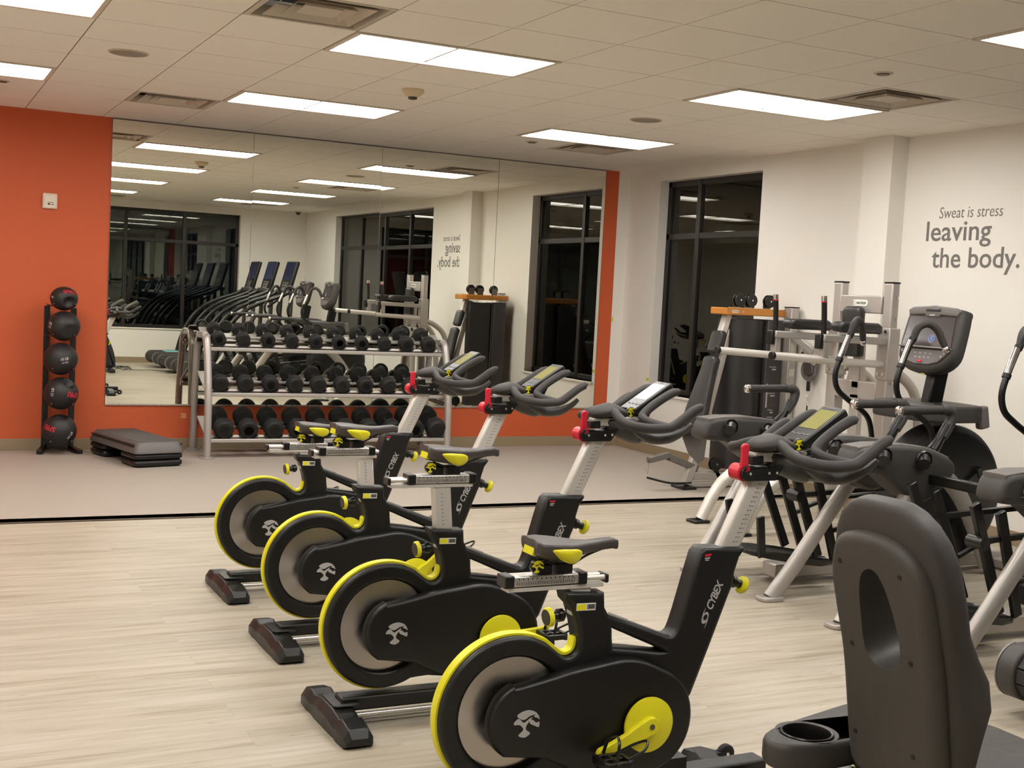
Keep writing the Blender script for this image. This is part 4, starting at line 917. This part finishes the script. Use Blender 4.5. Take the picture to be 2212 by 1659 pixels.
# ------------------------------------------------------------ arc trainers
def make_arc():
    t = thing('arc_trainer', 'x', 'elliptical trainer')
    for s_ in (-1, 1):
        # raked rear leg and floor pad
        obj('rear_leg', B().tube([(1.32, s_*.346, .01), (1.46, s_*.365, .20), (1.62, s_*.388, .44), (1.80, s_*.412, .70)], .046, 18, flat=.72, up=(0, 1, 0)), SILV, t)
        obj('foot_pad', B().plate([rrect(1.315, s_*.346, .135, .10, .03)], 0, .022, .006, m=Matrix.Translation((0, 0, .0115)) @ Matrix.Rotation(-PI/2, 4, 'X') if False else Matrix.Translation((0, 0, .0115)) @ Matrix.Rotation(-PI/2, 4, 'X') @ Matrix.Diagonal((1, 1, -1, 1))), SILV, t)
        sp_ = spl([(1.355, .752), (1.365, .82), (1.40, .855), (1.50, .868), (1.66, .868), (1.84, .85), (1.98, .80), (2.02, .755), (2.0, .70), (1.90, .61), (1.80, .585), (1.68, .63), (1.54, .72), (1.42, .735)], 3)
        b = B(); slab(b, sp_, s_*.44-.075, s_*.44+.075, .028, 5); sh_ = obj('side_shroud', b, CHAR, t, sharp=60)
        band = [(1.38, .862), (1.50, .8745), (1.66, .8745), (1.84, .856), (1.975, .808), (1.965, .795), (1.83, .835), (1.66, .853), (1.5, .853), (1.385, .842)]
        b = B(); slab(b, band, s_*.44-.06, s_*.44+.06, .006, 3); obj('shroud_band', b, GREYP, sh_, sharp=50)
        if s_ < 0: obj('maker_name', brand(B(), Matrix.Translation((1.62, s_*.44-.0762, .79)) @ Matrix.Rotation(.03, 4, 'Y'), .052), INKG, sh_, sharp=20)
        for xx, zz, rr in ((1.52, .82, .036), (1.78, .80, .036)):
            obj('pivot_boot', B().cyl((xx, s_*.44-.085, zz), (xx-.03, s_*.44-.12, zz-.02), rr, rr*.85).lathe([(rr*1.2, 0), (rr*1.25, .006), (rr*1.1, .012), (rr*1.0, .006)], (xx, s_*.44-.088, zz), (-.2, -1, 0)), SATIN, sh_)
        # fixed handle
        y = s_*.45
        h_ = obj('static_handle', B().tube([(1.70, y, 1.03), (1.85, y, 1.033), (2.0, y, 1.036)], .0225, 18, smooth=False), GRIP, t)
        obj('handle_end', B().lathe([(0, -.012), (.014, -.011), (.024, -.004), (.025, .012), (.02, .014)], (1.69, y, 1.03), (1, 0, 0), 24), CHROME, h_)
        obj('handle_elbow', B().tube([(1.97, y, 1.036), (2.02, y, 1.034), (2.045, y, 1.01), (2.03, y, .955), (1.99, y, .90)], [.0255, .028, .029, .028, .027], 18), CHAR, h_)
        obj('handle_post', B().tube([(2.02, y, .96), (1.97, y, .88), (1.93, y, .83)], [.0235, .025, .032], 16), SATIN, h_)
        # swinging arm with hooked top
        ya = s_*.27; dx = .02*s_
        pa_ = [(2.50+dx, ya, .62), (2.47+dx, ya, .80), (2.42+dx, ya, .90), (2.28+dx, ya, .985), (2.19+dx, ya, 1.05), (2.165+dx, ya, 1.14), (2.20+dx, ya, 1.25), (2.25+dx, ya, 1.36), (2.27+dx, ya, 1.41)]
        ar = obj('moving_arm', B().tube(pa_, .0165, 14), SATIN, t)
        hk = [(2.262+dx, ya, 1.37), (2.285+dx, ya+s_*.008, 1.435), (2.335+dx, ya+s_*.028, 1.462), (2.385+dx, ya+s_*.05, 1.43), (2.41+dx, ya+s_*.065, 1.375), (2.425+dx, ya+s_*.075, 1.34)]
        obj('arm_grip', B().tube(hk, [.019, .0205, .021, .0205, .0195, .018], 16), GRIP, ar)
        obj('grip_end', B().ball((2.43+dx, ya+s_*.078, 1.328), .0215, 18), CHROME, ar)
        obj('pulse_sensor', B().tube([(2.19+dx, ya, 1.235), (2.245+dx, ya, 1.365)], .0185, 16, smooth=False), CHROME, ar)
        obj('arm_collar', B().cyl((2.183+dx, ya, 1.215), (2.193+dx, ya, 1.235), .0215).cyl((2.25+dx, ya, 1.36), (2.26+dx, ya, 1.378), .0215), SATIN, ar)
        # hanging pedal linkage
        yp = s_*.15; ox = .0 if s_ < 0 else .18; oz = .0 if s_ < 0 else -.05
        L_ = obj('pedal_link', B().bar((1.46+ox, yp+s_*.13, .70), (1.70+ox, yp+s_*.095, .19+oz), .05, .028, up=(0, 1, 0)), SATIN, t, bevel=.006)
        obj('pedal_link', B().bar((1.62+ox, yp+s_*.13, .66), (1.82+ox, yp+s_*.09, .17+oz), .05, .028, up=(0, 1, 0)), SATIN, t, bevel=.006)
        obj('pedal_link', B().bar((1.29+ox, yp+s_*.11, .42), (1.335+ox, yp+s_*.085, .20+oz), .045, .02, up=(0, 1, 0)), SATIN, t, bevel=.004)
        obj('link_pivot', B().cyl((1.50+ox, yp+s_*.08, .53), (1.50+ox, yp+s_*.17, .53), .03).bar((1.50+ox, yp+s_*.11, .53), (2.35, yp+s_*.11, .56), .024, .03, up=(0, 1, 0)), SATIN, L_)
        obj('drive_rod', B().tube([(1.78+ox, yp+s_*.11, .33), (2.2, yp+s_*.11, .40), (2.62, s_*.1, .46)], .014, 10), SATIN, t)
        b = B()
        rings = []
        for u, hw, zt, th in ((1.27, .05, .235, .02), (1.30, .075, .232, .03), (1.42, .088, .222, .045), (1.6, .09, .198, .055), (1.75, .082, .172, .05), (1.84, .06, .158, .035), (1.86, .03, .155, .02)):
            rings.append([Vector((u+ox, yp+hw*c, zt+oz-th/2+th/2*s2)) for c, s2 in ((-1, .6), (-.85, 1), (-.6, .35), (.6, .35), (.85, 1), (1, .6), (.9, -.8), (.6, -1), (-.6, -1), (-.9, -.8))])
        obj('foot_pedal', b.loft(rings), SATIN, t, sharp=50)
        # curved skirt beside the flywheel
        obj('side_skirt', B().tube([(2.28, s_*.24, .70), (2.50, s_*.22, .66), (2.72, s_*.20, .52), (2.90, s_*.18, .30), (3.04, s_*.165, .06)], [.04, .05, .055, .055, .05], 16, flat=.4, up=(0, 1, 0)), LGREYP, t)
    b = B().cyl((2.79, -.11, .47), (2.79, .11, .47), .41, n=72); fw = obj('flywheel_cover', b, mat('cover_dark_grey', (48, 45, 44), .45), t, bevel=.05, seg=4)
    b = B()
    for s_ in (-1, 1): b.lathe([(.13, 0), (.36, 0), (.37, .006), (.36, .01), (.13, .006)], (2.79, s_*.108, .47), (0, s_, 0), 48)
    obj('cover_ring', b, BLK, fw)
    b = B()
    for s_ in (-1, 1): b.bar((2.79, s_*.13, .47), (2.98, s_*.13, .60 if s_ < 0 else .34), .04, .025, up=(0, 1, 0)); b.cyl((2.98, s_*.115, .60 if s_ < 0 else .34), (2.98, s_*.15, .60 if s_ < 0 else .34), .035)
    obj('crank', b, SATIN, t, bevel=.004)
    ms = obj('mast', B().bar((2.44, 0, .12), (2.80, 0, .98), .12, .10, up=(0, 1, 0)), SILV, t, bevel=.02, seg=3)
    dv = Vector((.36, 0, .86)).normalized(); ang = math.atan2(dv.z, dv.x)
    obj('mast_name', B().text('ARC TRAINER', .068, Matrix.Translation((2.672, -.0512, .70)) @ Matrix.Rotation(-ang, 4, 'Y') @ Matrix.Rotation(PI/2, 4, 'X'), shear=.2, xs=.9), INKB, ms)
    obj('base_rail', B().box((2.45, 0, .07), (1.75, .12, .08)), SILV, t, bevel=.01)
    obj('front_bar', B().box((3.27, 0, .04), (.09, .60, .06)), SILV, t, bevel=.012)
    obj('rear_bar', B().bar((1.62, -.36, .46), (1.62, .36, .46), .05, .05), SILV, t, bevel=.01) if False else None
    b = B().bar((1.86, -.42, .70), (1.86, .42, .70), .05, .05).bar((1.86, 0, .70), (2.62, 0, .60), .07, .06); obj('cross_frame', b, SATIN, t, bevel=.008)
    b = B().box((2.35, 0, .17), (.30, .26, .10)).cyl((2.3, -.13, .22), (2.3, .13, .22), .04).cyl((2.43, -.11, .26), (2.43, .11, .26), .03); obj('lift_unit', b, SATIN, t, bevel=.01)
    # tray and console
    sp_ = [(2.42, -.15), (2.48, -.25), (2.62, -.285), (2.80, -.27), (2.86, -.2), (2.88, 0), (2.86, .2), (2.80, .27), (2.62, .285), (2.48, .25), (2.42, .15)]
    sp_ = spl(sp_, 3)
    b = B(); slab(b, [(x, y) for x, y in sp_], -.055, .04, .016, 4, m=Matrix.Translation((0, 0, .965)) @ Matrix.Rotation(-PI/2, 4, 'X') @ Matrix.Diagonal((1, -1, -1, 1)) if False else Matrix(((1, 0, 0, 0), (0, 0, 1, 0), (0, 1, 0, .965), (0, 0, 0, 1)))); tr = obj('accessory_tray', b, CHAR, t, sharp=60)
    b = B()
    for s_ in (-1, 1): b.lathe([(0, 0), (.042, 0), (.046, .003), (.05, .003)], (2.60, s_*.17, 1.0045), (0, 0, 1), 30)
    obj('cup_well', b, SATIN, tr)
    [obj('tray_wing', B().box((2.84, s_*.24, .94), (.07, .05, .13), rot=(0, -.2, 0)), GREYP, tr, bevel=.012) for s_ in (-1, 1)]
    obj('console_neck', B().bar((2.68, 0, .98), (2.72, 0, 1.20), .11, .07, up=(0, 1, 0)), SATIN, t, bevel=.012)
    # console body in its own tilted plane: u across (-Y right), v up, facing -X
    m = Matrix.Translation((2.62, 0, 1.375)) @ Matrix.Rotation(math.radians(14), 4, 'Y') @ Matrix.Rotation(-PI/2, 4, 'Z')
    o_ = spl([(-.185, .185), (0, .2), (.185, .185), (.212, .155), (.222, .0), (.214, -.11), (.15, -.175), (.05, -.2), (-.05, -.2), (-.15, -.175), (-.214, -.11), (-.222, .0), (-.212, .155)], 3)
    b = B(); slab(b, o_, 0, .10, .035, 6, m=m); b.ball(m @ Vector((0, .085, -.06)), (1, 1, 1), 24, m=m.to_3x3().to_4x4() @ Matrix.Diagonal((.15, .06, .12, 1)))
    cn = obj('console', b, CHAR, t, sharp=70)
    b = B(); slab(b, [(-.185, .135), (-.2, .165), (-.17, .185), (0, .199), (.17, .185), (.2, .165), (.185, .135), (.06, .14), (.05, .128), (-.05, .128), (-.06, .14)], -.012, .06, .008, 3, m=m); obj('console_brow', b, GREYP, cn, sharp=50)
    b = B().box((0, -.0125, .168), (.11, .008, .016), m=m); obj('brow_slot', b, SATIN, cn, bevel=.003)
    b = B().box((0, -.0135, .137), (.04, .003, .009), m=m); obj('brow_badge', b, INKG, cn)
    obj('console_screen', B().prism([(-.175, .132), (.175, .132), (.19, -.045), (-.19, -.045)], -.0045, 0, m=m), SCREEN, cn)
    em = obj('start_emblem', B().lathe([(.0, .001), (.021, .001), (.021, 0)], m @ Vector((.035, -.0052, .0)), m.to_3x3() @ Vector((0, -1, 0)), 32), mat('emblem_blue', (58, 108, 178), .4), cn)
    obj('emblem_ring', B().lathe([(.022, 0), (.022, .0016), (.025, .0016), (.025, 0)], m @ Vector((.035, -.0052, .0)), m.to_3x3() @ Vector((0, -1, 0)), 32), mat('emblem_pink', (190, 150, 165), .4), em)
    obj('emblem_letter', B().text('E', .032, m @ Matrix.Translation((.035, -.0072, 0)) @ Matrix.Rotation(PI/2, 4, 'X'), bold=.01), INKG, em)
    obj('console_ledge', B().box((0, -.012, -.056), (.40, .03, .008), m=m), LGREYP, cn, bevel=.003)
    kp = obj('key_panel', B().prism([(-.2, -.066), (.2, -.066), (.13, -.135), (.06, -.155), (-.06, -.155), (-.13, -.135)], -.010, .01, m=m), mat('keypad_grey', (112, 108, 107), .45), cn, bevel=.004)
    b = B()
    for s_ in (-1, 1):
        for q in range(2): c_ = m @ Vector((s_*(.165-.018*q), -.0105, -.083-.022*q)); b.cyl(c_, m @ Vector((s_*(.165-.018*q), -.0145, -.083-.022*q)), .007, n=14)
    for q in range(4): b.box((-.06+.04*q, -.0108, -.09), (.02, .002, .006), m=m).box((-.05+.034*q, -.0108, -.115), (.014, .002, .01), m=m)
    obj('console_key', b, INKG, kp)
    obj('stop_key', B().box((-.01, -.0118, -.138), (.035, .006, .014), m=m), RED, kp, bevel=.002)
    obj('caution_tag', B().box((.0, .03, -.20), (.03, .004, .016), m=m), YEL, cn)
    return t
for y, lab in ((.31, 'arc trainer nearer the mirror with its grey console facing into the room'), (-.915, 'arc trainer with white maker lettering on its side shroud, cut off at the right edge')):
    if y > 0: a0_ = make_arc(); o = a0_
    else: o = dup(a0_)
    o.location = (0, y, 0); o['label'] = lab; o['group'] = 'pair of arc trainers'
# ------------------------------------------------------------ treadmills along the rear window
def make_tread():
    t = thing('treadmill', 'x', 'treadmill'); hw = .33
    b = B(); r = .088; zc = .165; xr = 1.20; n = 0
    slat = []
    step = .058
    x = 1.24
    while x < 2.62: b.box((x, 0, zc+r-.006), (step-.006, .50, .012)); x += step
    for k in range(5):
        a = math.radians(102+k*38); b.box((xr+(r-.006)*math.cos(a), 0, zc+(r-.006)*math.sin(a)), (.012, .50, .053), rot=(0, -a, 0))
    bl = obj('running_belt', b, mat('belt_rubber', (40, 37, 36), .6, bump=.4, bscale=120), t, bevel=.003)
    obj('belt_core', B().cyl((xr, -.25, zc), (xr, .25, zc), r-.014, n=32).box((1.92, 0, zc), (1.44, .50, (r-.014)*2)), BLK, bl)
    for s_ in (-1, 1):
        sd_ = [(xr, zc-.105)]+arc(xr, zc, .105, 270, 90, 14)[1:]+[(1.5, .275), (2.5, .29), (2.62, .24), (2.62, .06), (1.3, .06)]
        b = B(); slab(b, sd_, s_*.293-.041, s_*.293+.041, .012, 4); c_ = obj('side_cover', b, CHAR, t, sharp=50)
        b = B(); rg = arc(xr, zc, .106, 268, 92, 16); ri = arc(xr, zc, .097, 92, 268, 16)
        b.prism(rg+ri, s_*.334-.003, s_*.334+.003); obj('cover_trim', b, LGREYP, c_)
        rail = [(1.62, s_*.30, .27), (1.68, s_*.302, .50), (1.80, s_*.305, .78), (2.0, s_*.308, 1.02), (2.28, s_*.31, 1.18), (2.55, s_*.31, 1.28), (2.72, s_*.305, 1.36)]
        obj('arched_rail', B().tube(rail, [.034, .034, .033, .032, .031, .03, .03], 16, up=(0, 1, 0)), SATIN, t)
        obj('upright', B().tube([(2.72, s_*.30, .2), (2.76, s_*.30, .8), (2.78, s_*.29, 1.34)], .035, 14, up=(0, 1, 0)), CHAR, t)
        obj('hand_bar', B().tube([(2.42, s_*.26, 1.13), (2.55, s_*.25, 1.22), (2.72, s_*.2, 1.33)], .017, 12), GRIP, t)
    obj('motor_hood', B().plate([[(2.62, .06), (2.62, .27), (2.72, .33), (3.0, .33), (3.12, .24), (3.15, .06)]], 0, .66, .03), SATIN, t, sharp=50)
    obj('front_foot', B().box((3.0, 0, .03), (.12, .62, .06)).box((1.4, -.25, .03), (.07, .07, .06)).box((1.4, .25, .03), (.07, .07, .06)), RUBBER, t, bevel=.005)
    b = B().box((2.76, 0, 1.37), (.16, .56, .07), rot=(0, .2, 0)); obj('cross_console', b, CHAR, t, bevel=.02)
    m = Matrix.Translation((2.80, 0, 1.64)) @ Matrix.Rotation(math.radians(15), 4, 'Y') @ Matrix.Rotation(-PI/2, 4, 'Z')
    b = B(); slab(b, rrect(0, -.02, .56, .50, .03), 0, .055, .015, m=m); cn = obj('console', b, SATIN, t, sharp=60)
    obj('console_screen', B().box((0, -.001, .06), (.46, .003, .28), m=m), SCREENB, cn)
    kp = obj('key_panel', B().prism([(-.16, -.12), (.16, -.12), (.1, -.26), (-.1, -.26)], -.006, .01, m=m), GREYP, cn)
    b = B()
    for q in range(5): b.box((-.11+.055*q, -.0075, -.145), (.03, .003, .016), m=m).box((-.07+.035*q, -.0075, -.19), (.018, .003, .016), m=m)
    obj('console_key', b, SATIN, kp)
    obj('stop_bar', B().box((0, -.02, -.275), (.16, .03, .02), m=m), RED, cn, bevel=.004)
    return t
tm0 = make_tread()
for k, (y, lab) in enumerate(((-2.08, 'treadmill nearest the mirror, its black slatted rear roller at the right picture edge'), (-3.22, 'middle treadmill of the three seen in the mirror'), (-4.33, 'rearmost treadmill in the mirror, beside the rear window'))):
    o = tm0 if k == 0 else dup(tm0); o.location = (-.06, y, 0); o['label'] = lab; o['group'] = 'treadmills facing the right wall'
tw = thing('folded_towel', 'pale blue folded cloth lying on the rear end of the rearmost treadmill', 'towel', (1.42, -4.33, .256))
obj('towel_cloth', B().box((0, 0, .012), (.26, .34, .022)), mat('towel_blue', (120, 176, 180), .9, bump=.3), tw, bevel=.008)
# ------------------------------------------------------------ recumbent bike in the foreground
rb = thing('recumbent_bike', 'charcoal recumbent bike in the right foreground, seen from behind its moulded seat back', 'exercise bike', (-.80, -3.0, 0))
MS = Matrix(((0, .978, -.208, .08), (-1, 0, 0, 0), (0, .208, .978, .70), (0, 0, 0, 1)))   # u across, d forward, v up
def cut(o, cutter_b):
    c = D.objects.new('c', D.meshes.new('c')); bmesh.ops.recalc_face_normals(cutter_b.bm, faces=cutter_b.bm.faces); cutter_b.bm.to_mesh(c.data); cutter_b.bm.free(); COL.objects.link(c); c.parent = o.parent
    bpy.context.view_layer.update(); md = o.modifiers.new('b', 'BOOLEAN'); md.object = c; md.operation = 'DIFFERENCE'; md.solver = 'EXACT'
    dg = bpy.context.evaluated_depsgraph_get(); me = D.meshes.new_from_object(o.evaluated_get(dg)); o.modifiers.remove(md)
    o.data = me; D.objects.remove(c); me.shade_smooth(); me.set_sharp_from_angle(angle=math.radians(50))
hole_o = spl([(-.012, .243), (-.034, .226), (-.046, .187), (-.048, .119), (-.046, .06), (-.03, .029), (.002, .016), (.044, .022), (.064, .045), (.068, .09), (.058, .147), (.04, .202), (.022, .232), (.006, .243)], 3)
hole_o = [(u-.004, v) for u, v in hole_o]
shell = spl([(-.14, .26), (-.118, .298), (-.07, .318), (-.01, .324), (.05, .318), (.10, .296), (.132, .262), (.150, .21), (.152, .10), (.150, .02), (.148, -.08), (.142, -.2), (.128, -.27), (.08, -.29), (-.02, -.29), (-.10, -.286), (-.145, -.262), (-.15, -.2), (-.145, -.1), (-.14, .02), (-.148, .12), (-.152, .2)], 3)
b = B(); slab(b, shell, -.028, .03, .026, 6, m=MS); so = obj('seat_shell', b, mat('seat_shell_plastic', (66, 62, 58), .52, bump=.35, bscale=450), rb, sharp=70)
cut(so, B().prism(hole_o, -.2, .3, m=MS))
PADM = mat('seat_pad_vinyl', (58, 54, 52), .55, bump=.3, bscale=500)
rings = []
for v, hw, d0, d1 in ((.393, .04, .012, .045), (.388, .075, .004, .056), (.374, .105, 0, .064), (.347, .135, -.003, .072), (.31, .157, -.004, .08), (.26, .172, -.004, .086), (.18, .178, -.004, .09), (.10, .172, .0, .10), (.04, .168, .004, .125), (-.02, .172, .006, .15), (-.08, .176, .006, .145), (-.14, .172, .008, .11), (-.22, .160, .01, .08), (-.27, .14, .014, .07)):
    rings.append([MS @ Vector(((1 if c > 0 else -1)*hw*abs(c)**.45, (d0+d1)/2+(1 if s > 0 else -1)*(d1-d0)/2*abs(s)**.55, v)) for c, s in ((math.cos(a), math.sin(a)) for a in (2*PI*(k+.5)/36 for k in range(36)))])
bp_ = obj('back_cushion', B().loft(rings), PADM, rb, sharp=80)
cut(bp_, B().prism([(u*1.0, v) for u, v in hole_o], -.2, .4, m=MS))
tun = []
for d, k in ((-.024, 1.0), (.0, .985), (.05, .95), (.11, .95)):
    tun.append([MS @ Vector((.006+(u-.006)*k, d, .13+(v-.13)*k)) for u, v in hole_o])
bt = B(); vs = [[bt.bm.verts.new(p) for p in r] for r in tun]; n_ = len(vs[0])
for a_, c_ in zip(vs, vs[1:]):
    for i in range(n_): bt.bm.faces.new((a_[i], a_[(i+1) % n_], c_[(i+1) % n_], c_[i]))
obj('grip_opening', bt, CHAR, so, sharp=80)
b = B()
for u, v in ((-.105, .243), (.083, .246), (-.091, .048), (.094, .052), (-.108, -.175), (.075, -.172)): b.cyl(MS @ Vector((u, -.0292, v)), MS @ Vector((u, -.01, v)), .0062, n=16)
obj('screw_hole', b, INKB, so)
# arm tray with cup well on the far side, cushion, frame
tray = spl([(-.01, .165), (-.055, .19), (-.068, .235), (-.035, .285), (.05, .322), (.2, .365), (.34, .40), (.42, .39), (.44, .35), (.36, .30), (.28, .25), (.24, .2), (.18, .165), (.08, .155)], 3)
MZ = Matrix(((1, 0, 0, 0), (0, 0, 1, 0), (0, 1, 0, .455), (0, 0, 0, 1)))
b = B().plate([tray, [(.06+.058*math.cos(a), .243+.058*math.sin(a)) for a in (2*PI*k/48 for k in range(48))]], -.0115, .067, .018, m=MZ, res=4); ty = obj('arm_tray', b, CHAR, rb, sharp=70)
obj('cup_floor', B().cyl((.06, .243, .408), (.06, .243, .416), .06, n=40), SATIN, ty)
obj('cup_well', B().lathe([(.0565, -.04), (.0565, .016), (.0585, .0232), (.062, .0238), (.064, .0215), (.060, .01), (.0585, -.04)], (.06, .243, .455), (0, 0, 1), 48), SATIN, ty)
obj('tray_bracket', B().bar((.10, .22, .40), (.16, .08, .36), .08, .03), SATIN, rb)
obj('grip_stub', B().tube([(.24, .20, .47), (.27, .185, .50), (.29, .17, .50)], .026, 14), CHAR, rb)
b = B(); slab(b, rrect(.36, 0, .46, .42, .09), -.04, .045, .035, 5, m=Matrix(((1, 0, 0, 0), (0, 0, 1, 0), (0, 1, 0, .43), (0, 0, 0, 1)))); obj('seat_cushion', b, PADM, rb, sharp=80)
b = B(); slab(b, rrect(.34, 0, .44, .38, .08), -.03, .02, .015, 3, m=Matrix(((1, 0, 0, 0), (0, 0, 1, 0), (0, 1, 0, .37), (0, 0, 0, 1)))); obj('seat_base', b, SATIN, rb, sharp=60)
obj('seat_column', B().bar((.30, 0, .10), (.28, 0, .36), .14, .12), SATIN, rb, bevel=.01)
obj('base_beam', B().box((.50, 0, .075), (1.05, .13, .09)), SILV, rb, bevel=.015); obj('rear_foot', B().box((.06, 0, .035), (.10, .50, .07)), SATIN, rb, bevel=.01); obj('front_foot', B().box((1.02, 0, .03), (.09, .50, .06)), SATIN, rb, bevel=.01)
b = B(); slab(b, spl([(.62, .08), (.60, .22), (.70, .42), (.82, .56), (.92, .60), (.98, .52), (1.06, .32), (1.09, .14), (1.04, .07)], 3), -.11, .11, .05, 5); obj('drive_shroud', b, mat('shroud_navy_black', (34, 34, 40), .5), rb, sharp=70)
obj('console_mast', B().bar((.86, 0, .52), (.82, 0, 1.08), .07, .06), SATIN, rb, bevel=.01)
m = Matrix.Translation((.76, 0, 1.18)) @ Matrix.Rotation(math.radians(20), 4, 'Y') @ Matrix.Rotation(-PI/2, 4, 'Z')
b = B(); slab(b, rrect(0, 0, .40, .32, .05), 0, .08, .03, m=m); cn = obj('console', b, CHAR, rb, sharp=70); obj('console_screen', B().box((0, -.001, .03), (.32, .003, .18), m=m), SCREEN, cn)
b = B()
for s_ in (-1, 1): b.bar((.74, s_*.13, .30), (.74+s_*.12, s_*.13, .30+s_*.1), .03, .02, up=(0, 1, 0)).box((.74+s_*.12, s_*.19, .30+s_*.1), (.10, .10, .025))
obj('pedal_crank', b, SATIN, rb, bevel=.003)
obj('seat_adjuster', B().cyl((.28, .26, .33), (.28, .30, .33), .02).bar((.28, .06, .33), (.28, .27, .33), .015, .015), YEL, rb)
# power leads on the floor behind the recumbent bike
pc = thing('power_cable', 'thin dark cable coiled on the floor with pale plug, seen in the mirror', 'cable', (.42, -3.55, 0))
b = B()
for k in range(4):
    r = .10+.02*k; b.tube([(r*math.cos(a)*(1.3), r*math.sin(a)*.9+.02*k, .005+.05*abs(math.sin(a*1+k))) for a in (2*PI*q/16 for q in range(17))], .0045, 6, sub=2)
b.tube([(.1, 0, .006), (.3, .1, .006), (.5, .05, .006), (.68, .22, .006)], .0045, 6)
obj('cable_loop', b, SATIN, pc); obj('cable_plug', B().box((-.1, .12, .02), (.09, .045, .035), rot=(0, 0, .5)), WHITE, pc, bevel=.008)
